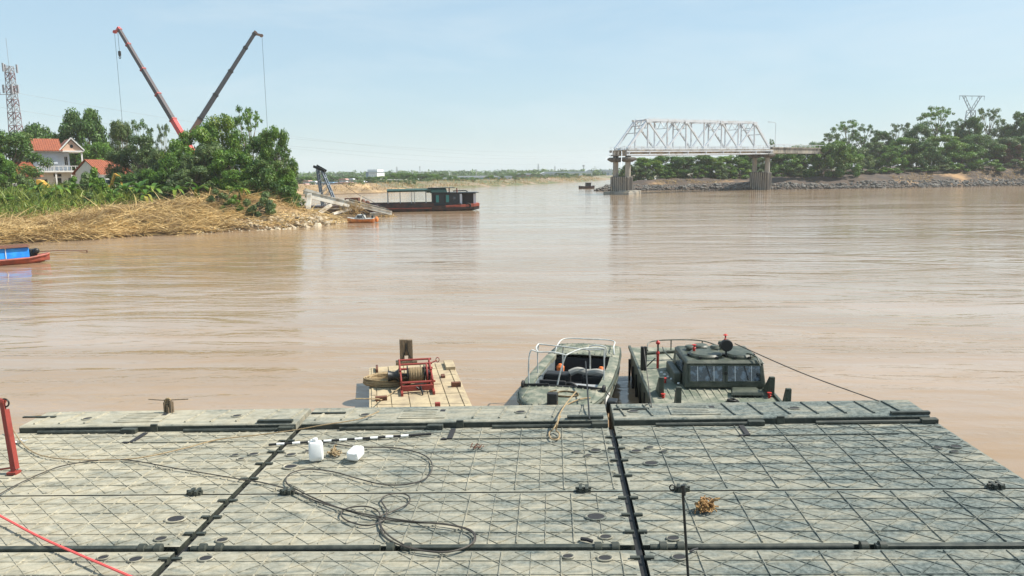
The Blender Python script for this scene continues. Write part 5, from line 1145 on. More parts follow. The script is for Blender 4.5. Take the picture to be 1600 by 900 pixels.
PR = {
 'broad': [tree_proto(11, 4.6, 9.5, 46, 12150, 0.353, M['leaf'], M['bark'], 'broad'), tree_proto(12, 4.6, 9.0, 52, 12825, 0.353, M['leaf'], M['bark'], 'broad')],
 'deep': [tree_proto(21, 4.8, 9.5, 50, 12825, 0.336, M['leaf3'], M['bark'], 'broad'), tree_proto(22, 4.4, 9.0, 44, 11475, 0.353, M['leaf3'], M['bark'], 'broad')],
 'airy': [tree_proto(31, 4.2, 10.5, 62, 7020, 0.302, M['leaf3'], M['bark2'], 'airy'), tree_proto(32, 4.2, 10.0, 60, 7020, 0.302, M['leaf2'], M['bark2'], 'airy'), tree_proto(33, 4.4, 11, 66, 7560, 0.302, M['leaf'], M['bark2'], 'airy')],
 'willow': [tree_proto(41, 3.8, 9.5, 60, 12150, 0.386, M['leaf2'], M['bark2'], 'willow'), tree_proto(42, 3.6, 9.0, 56, 11475, 0.386, M['leaf2'], M['bark2'], 'willow')],
 'mound': [tree_proto(51, 4.2, 6.5, 64, 14850, 0.336, M['leaf'], M['bark'], 'mound'), tree_proto(52, 4.2, 6.5, 60, 13500, 0.336, M['leaf2'], M['bark'], 'mound'), tree_proto(53, 4.2, 6.5, 56, 13500, 0.353, M['leaf'], M['bark'], 'mound'), tree_proto(54, 4.4, 6.6, 60, 12825, 0.353, M['leaf3'], M['bark2'], 'mound')],
 'dome': [tree_proto(81, 4.6, 7.0, 74, 16200, 0.353, M['leaf3'], M['bark'], 'mound')],
 'bush': [tree_proto(61, 1.6, 2.0, 18, 2295, 0.252, M['leaf'], M['bark'], 'bush'), tree_proto(62, 1.6, 2.2, 18, 2295, 0.252, M['leaf2'], M['bark'], 'bush')],
 'dead': [tree_proto(71, 3.4, 6.0, 34, 5670, 0.302, M['leafbrown'], M['bark2'], 'broad')],
}
_cnt = {}
def plant(px, py_top, dist, wpx, kind, label, zfn=None, group='trees on the left bank', name='tree', base=None, v=None):
    P = D(px, py_top, dist); zb = (zfn or lz)(P.x, P.y) if base is None else base
    k = _cnt.get(kind, 0); _cnt[kind] = k + 1
    cm_, tm, R, H = PR[kind][(k if v is None else v) % len(PR[kind])]
    h = max(1.2, P.z - zb); sx = wpx * dist / FPX / 2 / R / 1.02; sz = h / H / 1.0
    t = thing(name, label, 'bush' if kind == 'bush' or name.endswith('bush') else 'tree', (P.x, P.y, zb - .05), random.random() * 6.28, group)
    t.scale = (sx, sx, sz); instm('trunk', tm, t); instm('crown', cm_, t)
    return t
# left bank
for a in [
 (14, 204, 112, 98, 'deep', 'dark spreading tree at the left edge in front of the small red roof'),
 (-25, 225, 98, 70, 'broad', 'green tree cut by the left frame edge'),
 (125, 167, 150, 94, 'dome', 'tall round dark tree behind the two-storey house'),
 (62, 192, 165, 84, 'dome', 'flat-topped dark tree left of the tall round one'),
 (90, 208, 150, 84, 'dome', 'dark tree filling the gap behind the two-storey roof'),
 (152, 222, 140, 70, 'broad', 'mid-green tree behind the low white house'),
 (186, 184, 128, 62, 'willow', 'grey-green feathery tree right of the tall round tree'),
 (216, 182, 134, 44, 'airy', 'slender open tree behind the feathery one'),
 (254, 190, 140, 26, 'airy', 'thin small-crowned tree below the red crane boom'),
 (214, 208, 112, 104, 'willow', 'large drooping grey-green tree in front of the red crane base'),
 (180, 232, 112, 60, 'willow', 'smaller drooping tree beside the low house roof'),
 (252, 232, 106, 72, 'willow', 'drooping tree where the grey-green and dark trees meet'),
 (300, 196, 104, 92, 'broad', 'broad green tree at the left of the leafy knoll'),
 (342, 180, 112, 76, 'broad', 'tall green tree at the foot of the black crane boom'),
 (384, 163, 116, 66, 'airy', 'open spreading tree with bare limbs at the top of the knoll'),
 (398, 210, 106, 70, 'deep', 'dark tree under the open spreading one'),
 (428, 196, 102, 62, 'broad', 'leafy tree above the vine mound at the tip'),
 (437, 222, 100, 46, 'airy', 'small dark tree on the outer edge of the knoll'),
 (272, 232, 100, 78, 'mound', 'vine-covered thicket left of the knoll'),
 (322, 222, 98, 94, 'mound', 'vine-covered thicket in the middle of the knoll'),
 (362, 232, 96, 92, 'mound', 'vine-covered thicket right of the middle one'),
 (420, 248, 92, 92, 'mound', 'bright green vine mound at the tip of the left bank'),
 (440, 258, 94, 52, 'mound', 'outermost vine mound above the wrecked girders'),
 (300, 258, 94, 80, 'mound', 'low dense thicket behind the banana plants'),
 (240, 262, 100, 64, 'mound', 'leafy thicket behind the yellow banana plant'),
 (204, 268, 100, 60, 'mound', 'leafy thicket right of the excavator'),
 (376, 262, 92, 70, 'mound', 'low thicket above the sandy mound')]:
    plant(*a)
for i, (px, py, dd, w_) in enumerate([(140, 262, 96, 44), (122, 270, 94, 40), (108, 276, 98, 40), (64, 286, 95, 46), (30, 288, 93, 50), (-5, 284, 92, 50), (158, 278, 93, 36), (340, 296, 85, 34), (362, 304, 84, 30), (404, 300, 84, 44), (8, 258, 104, 44), (20, 272, 100, 40), (84, 300, 88, 46), (44, 306, 86, 44), (4, 308, 84, 50), (128, 300, 88, 40), (180, 296, 90, 40), (262, 292, 90, 40)]):
    plant(px, py, dd, w_, 'bush', ['leafy green shrub in front of the low white house', 'shrub left of the one before the low house', 'shrub below the house columns', 'shrub in front of the yellow truck', 'shrub in the reeds near the left edge', 'shrub cut by the left frame edge', 'shrub left of the excavator', 'small shrub on the sandy mound', 'second small shrub on the sandy mound', 'low shrub under the vine mound', 'rounded shrub beside the small red roof', 'shrub below the small red roof', 'leafy plant at the top of the straw below the tall house', 'leafy plant at the top of the straw left of the truck', 'leafy plant at the top of the straw by the left edge', 'leafy plant at the top of the straw below the low house', 'leafy plant at the top of the straw below the excavator', 'leafy plant left of the tall banana'][i], group='shrubs on the left bank', name='bush')
# banana plants: each leaf its own part
def banana_leaf(L, wd, droop, m, tint):
    n = 9; V = []; T = []
    for i in range(n + 1):
        t = i / n; x = L * (t - .25 * droop * t * t); z = L * (.75 * t - (.55 + droop) * t * t); hw = wd * math.sin(math.pi * min(1, .06 + t * .94)) ** .6 * .5
        V += [(x, -hw, z + hw * .25), (x, 0, z), (x, hw, z + hw * .25)]; T += [tint] * 3
    F = []
    for i in range(n):
        a = i * 3; F += [(a, a + 1, a + 4, a + 3), (a + 1, a + 2, a + 5, a + 4)]
    return npmesh('leaf', V, F, m, np.array(T, float), True)
BL_ = [banana_leaf(2.0, .55, .25, M['leafb'], (.3, 0)), banana_leaf(2.1, .5, .5, M['leafb'], (.75, .2)), banana_leaf(1.7, .45, .9, M['leafb'], (.6, 1.0)), banana_leaf(1.8, .5, .1, M['leafb'], (.1, 0))]
BS_ = MB().tube([(0, 0, -.3), (0, 0, .9), (0, 0, 1.6)], [.16, .13, .08], 8).mesh('stem', M['leafb'], True)
def banana(px, py, dist, s, label, yellow, seed):
    P = D(px, py, dist); rn = random.Random(seed); zb = lz(P.x, P.y)
    b = thing('banana_plant', label, 'banana plant', (P.x, P.y, zb), rn.random() * 6, 'banana plants on the left bank'); b.scale = (s, s, s); instm('stem', BS_, b)
    n = 9
    for i in range(n):
        k = rn.choice([0, 1, 3]) if rn.random() > yellow else 2
        instm('leaf', BL_[k], b, (0, 0, 1.35 + .3 * rn.random()), (0, rn.uniform(-.5, .25), i * 6.283 / n + rn.uniform(-.25, .25)))
for i, a in enumerate([(228, 318, 86, .85, 'yellowing banana plant on the straw slope', .7), (310, 302, 88, 1.0, 'tall banana plant with yellow leaves on the sandy mound', .3), (374, 304, 87, .8, 'small banana plant right of the sandy mound', .15), (196, 288, 94, 1.15, 'green banana plant right of the excavator', 0), (218, 292, 92, 1.2, 'large green banana plant above the yellowing one', 0), (238, 296, 92, 1.1, 'green banana plant in front of the drooping trees', .1), (150, 284, 95, 1.1, 'green banana plant left of the excavator', 0), (112, 298, 90, .9, 'green banana plant in the reeds below the tall house', .1), (60, 302, 88, .9, 'green banana plant in the reeds left of the truck', .1), (96, 300, 88, .85, 'pale green banana plant in the reeds', .3), (275, 300, 90, .9, 'banana plant left of the sandy mound', .1)]):
    banana(*a, seed=40 + i)
# flattened straw on the slope, standing reeds above it
def blades(name, pts, Ls, az, el, wd, bend, m, label, rg, seg=3, yel=.5, cat_tint=None):
    n = len(pts); d = np.stack([np.cos(az) * np.cos(el), np.sin(az) * np.cos(el), np.sin(el)], 1); side = np.stack([-np.sin(az), np.cos(az), np.zeros(n)], 1)
    side = side + rg.normal(size=(n, 3)) * .35; side /= np.linalg.norm(side, axis=1)[:, None]
    V = np.zeros((n, (seg + 1) * 2, 3)); sw = rg.normal(size=(n, 3)) * bend; sw[:, 2] = -abs(sw[:, 2]) - bend * .3
    for i in range(seg + 1):
        t = i / seg; c = pts + d * (Ls * t)[:, None] + sw * (Ls * t * t)[:, None]; w_ = (wd * (1 - .75 * t))[:, None] * .5
        V[:, i * 2] = c - side * w_; V[:, i * 2 + 1] = c + side * w_
    b = (np.arange(n) * (seg + 1) * 2)[:, None]; F = np.concatenate([b + np.array([i * 2, i * 2 + 1, i * 2 + 3, i * 2 + 2]) for i in range(seg)], 1).reshape(-1, 4)
    tt = np.clip(.5 + fbm(pts[:, 0] / 2.2, pts[:, 1] / 2.2, 3) * 1.6 + rg.normal(0, .25, n), 0, 1) if cat_tint is None else np.clip(rg.normal(cat_tint, .25, n), 0, 1)
    T = np.repeat(np.stack([tt, rg.random(n) * yel], 1), (seg + 1) * 2, 0)
    o = bpy.data.objects.new(name, npmesh(name, V.reshape(-1, 3), F, m, T)); col.objects.link(o); return tag(o, label, kind='stuff')
rg = np.random.default_rng(17)
def scatter(n, d0, d1, xr, yr, rg, fn=None):
    out = []
    while sum(len(o) for o in out) < n:
        x = rg.uniform(*xr, 20000); y = rg.uniform(*yr, 20000); d = sdist(LEFTP, x, y); k = (d > d0) & (d < d1)
        if fn is not None: k &= fn(x, y, d)
        z = left_z(x[k], y[k]); out.append(np.stack([x[k], y[k], z], 1))
    return np.vstack(out)[:n]
pts = scatter(34000, .1, 19, (-85, -22), (50, 110), rg, lambda x, y, d: (d < 13 + 4 * fbm(x / 6, y / 6) * 2 - np.clip((x + 42) / 10, 0, 1) * 3) & (rg.random(len(x)) < np.where(x > -34, .35, 1.0)))
n = len(pts); lift = rg.random(n) ** 2 * .5; pts[:, 2] += lift + fbm(pts[:, 0] / 1.6, pts[:, 1] / 1.6, 3) * .7
az = R_(35) + rg.normal(0, .55, n) + np.where(rg.random(n) < .35, math.pi, 0) + fbm(pts[:, 0] / 5, pts[:, 1] / 5, 2) * 3
blades('flattened_straw', pts, rg.uniform(.7, 2.8, n), az, rg.normal(.16, .30, n), rg.uniform(.05, .15, n), .18, M['straw'], 'flattened dry straw and reeds along the left shore', rg)
pts = scatter(15000, 10, 30, (-100, -40), (50, 112), rg, lambda x, y, d: d > 12 + 5 * fbm(x / 5, y / 5) + np.clip((x + 55) / 8, 0, 1) * 12)
n = len(pts)
blades('green_reeds', pts, rg.uniform(.9, 2.5, n), rg.uniform(0, 6.28, n), rg.normal(1.2, .25, n), rg.uniform(.08, .24, n), .3, M['reed'], 'standing green reeds below the houses', rg, yel=.8)
pts = scatter(4200, 7, 16, (-95, -34), (50, 105), rg)
n = len(pts)
blades('dry_grass', pts, rg.uniform(.4, 1.3, n), rg.uniform(0, 6.28, n), rg.normal(1.0, .3, n), rg.uniform(.03, .07, n), .35, M['straw'], 'dry standing grass between the straw and the reeds', rg)

# ------------------------------------------------------------------ right bank wood
ordw = ['first', 'second', 'third', 'fourth', 'fifth', 'sixth', 'seventh', 'eighth', 'ninth', 'tenth', 'eleventh', 'twelfth', 'thirteenth', 'fourteenth', 'fifteenth', 'sixteenth', 'seventeenth', 'eighteenth', 'nineteenth', 'twentieth', 'twenty-first', 'twenty-second']
bw = [(988, 256, 243, 44), (1012, 246, 246, 60), (1040, 242, 248, 62), (1068, 244, 246, 60), (1094, 241, 249, 62), (1120, 244, 247, 60), (1146, 241, 249, 62), (1172, 238, 251, 62), (1198, 240, 252, 60)]
for i, (px, py, dd, w_) in enumerate(bw):
    plant(px, py, dd, w_, ['mound', 'broad', 'mound', 'deep'][i % 4], f'{ordw[i]} tree from the river pier in the row seen under the truss', rzz, 'trees under the truss bridge')
fr = [(1228, 238, 248, 60, 'mound'), (1256, 226, 250, 64, 'broad'), (1290, 222, 234.5, 56, 'mound'), (1318, 218, 236, 62, 'mound'), (1340, 230, 248, 62, 'mound'), (1366, 220, 252, 66, 'willow'), (1394, 226, 249, 64, 'mound'), (1420, 214, 253, 70, 'broad'), (1448, 220, 250, 66, 'mound'), (1474, 212, 254, 74, 'broad'), (1504, 220, 252, 70, 'mound'), (1530, 210, 260, 74, 'deep'), (1560, 214, 261, 74, 'mound'), (1590, 212, 262, 74, 'deep'), (1622, 214, 264, 74, 'mound')]
for i, (px, py, dd, w_, k) in enumerate(fr):
    plant(px, py, dd, w_, k, f'{ordw[i]} tree right of the bank pier in the front row of the right bank', rzz, 'front row of trees on the right bank')
bk = [(1276, 222, 262, 44, 'deep'), (1302, 206, 270, 46, 'airy'), (1326, 186, 274, 56, 'airy'), (1352, 192, 272, 44, 'airy'), (1382, 204, 276, 46, 'deep'), (1408, 190, 278, 44, 'airy'), (1436, 194, 274, 48, 'deep'), (1466, 164, 280, 66, 'airy'), (1494, 184, 278, 44, 'airy'), (1520, 182, 276, 50, 'deep'), (1546, 166, 280, 50, 'airy'), (1574, 196, 278, 40, 'deep'), (1598, 172, 276, 56, 'deep')]
for i, (px, py, dd, w_, k) in enumerate(bk):
    plant(px, py, dd, w_, k, f'{ordw[i]} tree from the approach span in the taller back row on the right bank', rzz, 'tall back row of trees on the right bank')
plant(1582, 222, 258, 40, 'dead', 'brown withered tree at the right frame edge', rzz, 'front row of trees on the right bank')
plant(1206, 216, 300, 14, 'airy', 'thin tree top showing above the bridge deck at its right end', rzz, 'tall back row of trees on the right bank')
for i in range(22):
    px = 985 + i * 28.5 + random.uniform(-6, 6); dd = (243 + max(0, (px - 1400) * .045)) + random.uniform(-1, 2)
    plant(px, 270 - max(0, (px - 1380) * .05) - random.uniform(2, 12), dd, random.uniform(22, 40), 'bush', f'{ordw[i]} low bush from the river pier along the edge of the right bank', rzz, 'low bushes along the right bank edge', 'bush')
# dead plants hanging over the eroded edge
rgs = np.random.default_rng(5); x = rgs.uniform(16, 175, 30000); y = rgs.uniform(225, 285, 30000); d = -sdist(RIGHTP, x, y)
k = (d > 5) & (d < 12) & (fbm(x / 9, y / 9, 3) > .03); x, y = x[k][:3500], y[k][:3500]; n = len(x)
pts = np.stack([x, y, right_z(x, y)], 1)
blades('dead_grass', pts, rgs.uniform(.8, 2.4, n), R_(-100) + rgs.normal(0, .9, n), rgs.normal(.1, .4, n), rgs.uniform(.10, .22, n), .35, M['straw'], 'dead straw hanging over the eroded right bank', rgs, cat_tint=.35)
# ------------------------------------------------------------------ stones
def rock_mesh(seed, m):
    import bmesh
    bm = bmesh.new(); bmesh.ops.create_icosphere(bm, subdivisions=1, radius=1.0); rn = random.Random(seed)
    for v in bm.verts: v.co *= rn.uniform(.68, 1.15); v.co.z *= .75
    me = bpy.data.meshes.new('rock'); bm.to_mesh(me); bm.free(); me.materials.append(m); return me
RK = [rock_mesh(i, M['stone']) for i in range(6)]; RP = [rock_mesh(10 + i, M['palestone']) for i in range(5)]
rn = random.Random(3)
def throw_rocks(parent, P, zfn, sgn, n, d0, d1, xr, yr, meshes, s0, s1, name='rock'):
    c = 0
    while c < n:
        x = rn.uniform(*xr); y = rn.uniform(*yr); d = sgn * float(sdist(P, [x], [y])[0])
        if not (d0 < d < d1) : continue
        s = rn.uniform(s0, s1) * (1.3 if rn.random() < .15 else 1); z = zfn(x, y)
        instm(name, rn.choice(meshes), parent, (x, y, z + s * .2), (rn.uniform(-.5, .5), rn.uniform(-.5, .5), rn.random() * 6), (s * rn.uniform(.8, 1.4), s, s * rn.uniform(.6, 1)))
        c += 1
throw_rocks(right_bank, RIGHTP, rzz, -1, 170, -.3, 5.0, (10, 100), (220, 250), RK, .35, .85)
throw_rocks(right_bank, RIGHTP, rzz, -1, 125, -.3, 3.5, (95, 168), (232, 262), RK, .35, .8)
def stone_mass(name, P, zfn_np, sgn, n, d0, d1, xr, yr, s0, s1, m, label, parent=None, seed=8):
    rg = np.random.default_rng(seed); V = []; F = []; me0 = RK[0]; bv = np.array([v.co[:] for v in me0.vertices]); bf = np.array([p.vertices[:] for p in me0.polygons]); c = 0
    x = rg.uniform(*xr, n * 30); y = rg.uniform(*yr, n * 30); d = sgn * sdist(P, x, y); k = (d > d0) & (d < d1); x, y = x[k][:n], y[k][:n]; z = zfn_np(x, y)
    for i in range(len(x)):
        s = rg.uniform(s0, s1); a = rg.random() * 6.28; q = bv * s * rg.uniform(.7, 1.3, 3) * (1 + rg.normal(0, .08, bv.shape)); q = np.stack([q[:, 0] * math.cos(a) - q[:, 1] * math.sin(a), q[:, 0] * math.sin(a) + q[:, 1] * math.cos(a), q[:, 2]], 1) + (x[i], y[i], z[i] + s * .1)
        F.append(bf + len(V) * len(bv)); V.append(q)
    o = bpy.data.objects.new(name, npmesh(name, np.vstack(V), np.vstack(F), m)); col.objects.link(o); tag(o, label, kind='stuff')
    if parent: o.parent = parent
    return o
stone_mass('rubble', RIGHTP, right_z, -1, 2600, -.5, 5.5, (14, 172), (220, 264), .15, .45, M['stone'], None, right_bank)
throw_rocks(left_bank, LEFTP, lz, 1, 130, -.6, 3.2, (-33, -23.5), (76, 93), RP, .15, .42)
stone_mass('rubble', LEFTP, left_z, 1, 500, -.5, 4.0, (-36, -23.5), (74, 94), .08, .2, M['palestone'], None, left_bank, 9)
# ------------------------------------------------------------------ barge with green canopy
A = G(745, 328); B = G(566, 331); ax = (A - B); BLn = ax.length
bg_ = thing('barge', 'long dark cargo barge with green canopy and black wheelhouse', 'barge', (B.x, B.y, 0), math.atan2(ax.y, ax.x))
def bsec(x, hw, zt, zb): return [(x, -hw, zt), (x, -hw * .98, .3), (x, -hw * .8, zb), (x, hw * .8, zb), (x, hw * .98, .3), (x, hw, zt)]
L_ = BLn
MB().loft([bsec(-7.5, 1.4, 1.3, .3), bsec(-6, 2.1, 1.15, -.3), bsec(0, 2.4, 1.05, -.5), bsec(L_ * .6, 2.4, .95, -.5), bsec(L_ * .85, 2.3, 1.05, -.4), bsec(L_ * .97, 1.9, 1.2, .1), bsec(L_ + .3, 1.4, 1.28, .75)]).build('hull', M['hulldark'], bg_)
MB().loft([[(x, -hw - .03, z0), (x, -hw - .03, z1), (x, -hw + .1, z1 + .02), (x, hw - .1, z1 + .02), (x, hw + .03, z1), (x, hw + .03, z0)] for (x, hw, z0, z1) in ((L_ * .72, 2.36, .72, 1.02), (L_ * .85, 2.3, .72, 1.1), (L_ * .97, 1.9, .74, 1.26), (L_ + .32, 1.42, .86, 1.34))]).build('stern_bulwark', M['hullred'], bg_)
MB().box(-5.5, L_ * .62, -2.35, -2.22, .95, 1.55).box(-5.5, L_ * .62, 2.22, 2.35, .95, 1.55).build('hold_coaming', M['hulldark'], bg_)
MB().box(-5, L_ * .6, -2.46, -2.42, .55, .68).build('rubbing_band', M['hullred'], bg_)
cx0 = L_ * .22; cx1 = L_ * .60
MB().loft([[(cx0, -1.7, 3.55), (cx0, -1.75, 3.85), (cx0, 0, 4.1), (cx0, 1.75, 3.85), (cx0, 1.7, 3.55)], [(cx1, -1.7, 3.6), (cx1, -1.75, 3.9), (cx1, 0, 4.15), (cx1, 1.75, 3.9), (cx1, 1.7, 3.6)]]).build('canopy', M['greenroof'], bg_)
for u in (.01, .29, .55, .62, .88):
    for y in (-1.65, 1.65): MB().tube([(cx0 + (cx1 - cx0) * u, y, 1.0), (cx0 + (cx1 - cx0) * u, y, 3.6)], .05, 6).build('canopy_post', M['pipe'], bg_)
w0, w1 = L_ * .605, L_ * .865
MB().box(w0, w1, -1.7, 1.7, 1.0, 3.25).build('wheelhouse', M['cabindark'], bg_, bevel=.05)
MB().box(w0 - .2, w1 + 2.6, -1.95, 1.95, 3.26, 3.36).build('wheelhouse_roof', M['cabindark'], bg_)
MB().loft([[(w0 - .9, -1.5, 3.38), (w0 + 2.4, -1.5, 3.38), (w0 + 2.4, 1.5, 3.38), (w0 - .9, 1.5, 3.38)], [(w0 - .5, -1.3, 4.15), (w0 + 2.2, -1.3, 4.15), (w0 + 2.2, 1.3, 4.15), (w0 - .5, 1.3, 4.15)]]).build('upper_cabin', M['greenroof'], bg_, bevel=.05)
MB().box(w0 - .6, w0 + 3.6, -1.4, 1.4, 4.18, 4.26).build('upper_roof', M['cabindark'], bg_)
for x in (w0 + .6, w0 + 2.15):
    w_ = MB().box(x, x + .45, -1.74, -1.71, 1.6, 2.9).build('window', M['teal'], bg_); MB().box(x - .35, x - .05, -1.75, -1.715, 1.5, 3.0).build('shutter', M['dark'], w_)
MB().box(w0 + 3.2, w0 + 3.6, -1.74, -1.71, 2.1, 2.6).build('port_light', M['glass'], bg_)
MB().box(w1 - .35, w1 + .0, -1.76, -1.71, 1.2, 3.1).build('white_door', M['plasterblue'], bg_)
MB().box(w1 + .05, w1 + 2.2, -1.2, 1.2, 1.0, 3.2).build('stern_cabin', M['dark'], bg_); MB().box(w1 + 1.8, w1 + 2.2, -1.25, -1.205, 1.2, 3.1).build('stern_door', M['plasterblue'], bg_)
for x in (w0 + 2.7, w0 + 3.9):
    MB().tube([(x, -.9, 3.3), (x, -.9, 4.2)], .09, 6).build('red_post', M['hullred'], bg_)
MB().tube(smooth_path([(w0 + 3.3, -.6, 3.6), (w1 + .6, -.6, 3.66), (w1 + .9, -.6, 3.4)], 3), .1, 6).build('exhaust_pipe', M['blacksteel'], bg_, True)
for x in (L_ - 2.9, L_ - 1.5): MB().torus((x, -2.05, .98), .36, .13, 16, 8, 'y').build('tyre_fender', M['black'], bg_, True)
for (x, z) in ((.4, 1.0), (.9, 1.3), (-.6, 1.0)): MB().lathe([(.35, 0), (.4, .5), (.2, .8)], 8, (x, -1.2, z)).build('deck_gear', M['rust'], bg_)
MB().bar((-2.5, -1, 1.2), (-2.4, -1, 2.6), .2, .2).bar((-2.5, -1, 2.5), (-.6, -1, 2.5), .18, .2).bar((-.7, -1, 2.5), (-.6, -1, 2.0), .15, .15).build('deck_davit', M['hullred'], bg_)
bg_.scale = (1, 1, .84)
# ------------------------------------------------------------------ derrick vessel behind the wreck
P = D(505, 330, 110); dr = thing('derrick', 'steel A-frame derrick with latticed back leg behind the wrecked girders', 'derrick', (P.x, P.y, .9))
def rel(px, py, dist=110, dy=0): q = D(px, py, dist); return (q.x - P.x, q.y - P.y + dy, q.z - .9)
for dy in (0, .9):
    t0 = rel(495, 264, dy=dy); MB().bar(rel(503, 322, dy=dy), t0, .2, .26).build('front_leg', M['derricksteel'], dr)
    t1 = rel(502, 266, dy=dy); b1 = rel(520, 310, dy=dy); MB().bar(b1, t1, .18, .2).build('back_leg', M['derricksteel'], dr)
    for k in range(6):
        u = k / 6; a = Vector(rel(503, 322, dy=dy)) * (1 - u) + Vector(t0) * u; b = Vector(b1) * (1 - min(1, u + .12)) + Vector(t1) * min(1, u + .12); MB().bar(a, b, .10, .10).build('lattice_bar', M['steel'], dr)
for k in range(5):
    u = k / 4; a = Vector(rel(520, 310)) * (1 - u) + Vector(rel(502, 266)) * u; MB().bar(a, a + Vector((0, .9, 0)), .1, .1).build('lattice_bar', M['steel'], dr)
h0 = Vector(rel(493, 262)); MB().bar(h0 - Vector((.3, 0, -.2)), h0 + Vector((1.3, 0, -.5)), .25, .35).bar(h0 + Vector((-.1, .9, .3)), h0 + Vector((1.3, .9, -.5)), .25, .35).build('derrick_head', M['blacksteel'], dr)
MB().box(-3.4, 7.5, -.6, 3.0, -.9, .35).build('hull', M['hulldark'], dr, bevel=.1); MB().box(-3.4, 7.5, -.62, -.605, -.1, .1).build('white_band', M['oldtruss'], dr)
s_ = Vector(rel(506, 270)); e_ = Vector(rel(612, 330, 114)); MB().tube([s_, (s_ + e_) / 2 - Vector((0, 0, .35)), e_], .035, 5).build('stay_wire', M['blacksteel'], dr)
MB().box(4.0, 5.2, .2, 1.4, .36, 1.5).lathe([(.3, 0), (.45, .4), (.2, .9)], 8, (5.8, .5, .36)).build('engine', M['rust'], dr, bevel=.06)
# ------------------------------------------------------------------ wrecked truss girders on the shore
def beam(px0, py0, d0, px1, py1, d1, w_, h_, label, m=None, flange=True):
    A = D(px0, py0, d0); B = D(px1, py1, d1); o = thing('wrecked_girder', label, 'girder', tuple(A), group='wrecked bridge girders')
    b = B - A
    if flange:
        u = Vector((0, 0, h_ / 2)); MB().bar(u, b + u, w_, .10).build('flange', m or M['oldtruss'], o); MB().bar(-u, b - u, w_, .10).build('flange', m or M['oldtruss'], o); MB().bar((0, 0, 0), b, .12, h_ - .1).build('web', m or M['oldtruss'], o)
    else: MB().bar((0, 0, 0), b, w_, h_).build('beam', m or M['oldtruss'], o)
    return o
beam(474, 300, 97, 612, 333, 103, .4, .42, 'longest pale girder sloping from the bank into the river')
beam(478, 306, 95, 545, 322, 99, .4, .4, 'pale girder just below the longest one', flange=False)
beam(484, 305, 94, 481, 330, 93, .5, .45, 'short upright girder stub at the edge of the bank')
beam(498, 334, 95, 522, 316, 98, .35, .4, 'pale girder leaning up from the rocks', flange=False)
beam(520, 334, 97, 548, 327, 100, .3, .3, 'low muddy girder lying at the waterline', flange=False)
beam(520, 314, 99, 537, 325, 100, .3, .3, 'thin crossing strut among the wreck', flange=False)
beam(545, 315, 101, 606, 331, 104, .6, .7, 'broad grey girder half sunk in front of the barge', m=M['concrete'])
beam(476, 297, 99, 500, 304, 100, .4, .5, 'bent girder end sticking out of the bank', flange=False)
# drift caught in the wreck
rgd = np.random.default_rng(6)
pts = np.array([D(rgd.uniform(530, 565), rgd.uniform(318, 334), rgd.uniform(98, 102))[:] for _ in range(420)]); n = len(pts)
blades('caught_drift', pts, rgd.uniform(.5, 1.6, n), rgd.uniform(0, 6.28, n), rgd.normal(.2, .5, n), rgd.uniform(.05, .12, n), .3, M['straw'], 'drift reeds caught in the wrecked girders', rgd, cat_tint=.2)
pts = np.array([D(rgd.uniform(590, 618), 331 + rgd.uniform(-1, 1), rgd.uniform(102, 105))[:] for _ in range(160)]); n = len(pts); pts[:, 2] = .05
blades('floating_drift', pts, rgd.uniform(.4, 1.2, n), rgd.uniform(0, 6.28, n), rgd.normal(.1, .3, n), rgd.uniform(.05, .12, n), .2, M['straw'], 'drift reeds floating at the sunken girder end', rgd, cat_tint=.4)
# ------------------------------------------------------------------ small orange boat
P = G(566, 348); ob_ = thing('rescue_boat', 'small orange motorboat with a grey canopy beside the rocks', 'boat', (P.x, P.y, 0), R_(4))
def osec(x, hw, zt): return [(x, -hw, zt), (x, -hw * .9, .2), (x, -hw * .5, -.15), (x, hw * .5, -.15), (x, hw * .9, .2), (x, hw, zt)]
MB().loft([osec(-1.75, .15, .62), osec(-1.2, .5, .52), osec(0, .72, .46), osec(1.1, .72, .48), osec(1.4, .65, .5)]).build('hull', M['orangeboat'], ob_)
MB().loft([[(x, -hw - .01, z0), (x, -hw - .01, z1), (x, hw + .01, z1), (x, hw + .01, z0)] for (x, hw, z0, z1) in ((-1.75, .16, .60, .68), (-1.2, .51, .50, .58), (0, .73, .44, .52), (1.1, .73, .46, .54), (1.4, .66, .48, .56))]).build('gunwale', M['pipe'], ob_)
MB().loft([[(-.9, -.5, .5), (.4, -.55, .5), (.4, .55, .5), (-.9, .5, .5)], [(-.5, -.4, 1.0), (.3, -.45, 1.0), (.3, .45, 1.0), (-.5, .4, 1.0)]]).build('cuddy', M['pipe'], ob_, bevel=.04)
MB().box(-.5, .1, -.57, -.50, .6, .92).build('side_window', M['glass'], ob_)
for (a, b) in (((-.1, -.45, 1.35), (.75, -.6, .1)), ((.2, .4, 1.3), (.6, .4, .5)), ((-.1, -.45, 1.35), (.2, .4, 1.3)), ((.2, -.4, 1.0), (1.0, -.4, .9))): MB().bar(a, b, .07, .07).build('canopy_bar', M['blacksteel'], ob_)
MB().box(1.15, 1.35, -.25, .25, .3, .85).build('outboard', M['blacksteel'], ob_, bevel=.05); MB().lathe([(.2, -.2), (.34, -.1), (.34, .1), (.2, .2)], 12, (1.75, 0, .38), 'x').build('float_drum', M['orangeboat'], ob_, True)
P = G(585, 338); jk = thing('skiff', 'tiny pale skiff between the orange boat and the girders', 'boat', (P.x, P.y + 3, 0), R_(10))
MB().loft([osec(-1.3, .1, .4), osec(-.6, .4, .35), osec(.8, .45, .35), osec(1.2, .38, .38)]).build('hull', M['pipe'], jk); MB().box(-.2, .5, -.25, .25, .34, .7).build('seat_box', M['dark'], jk, bevel=.03)
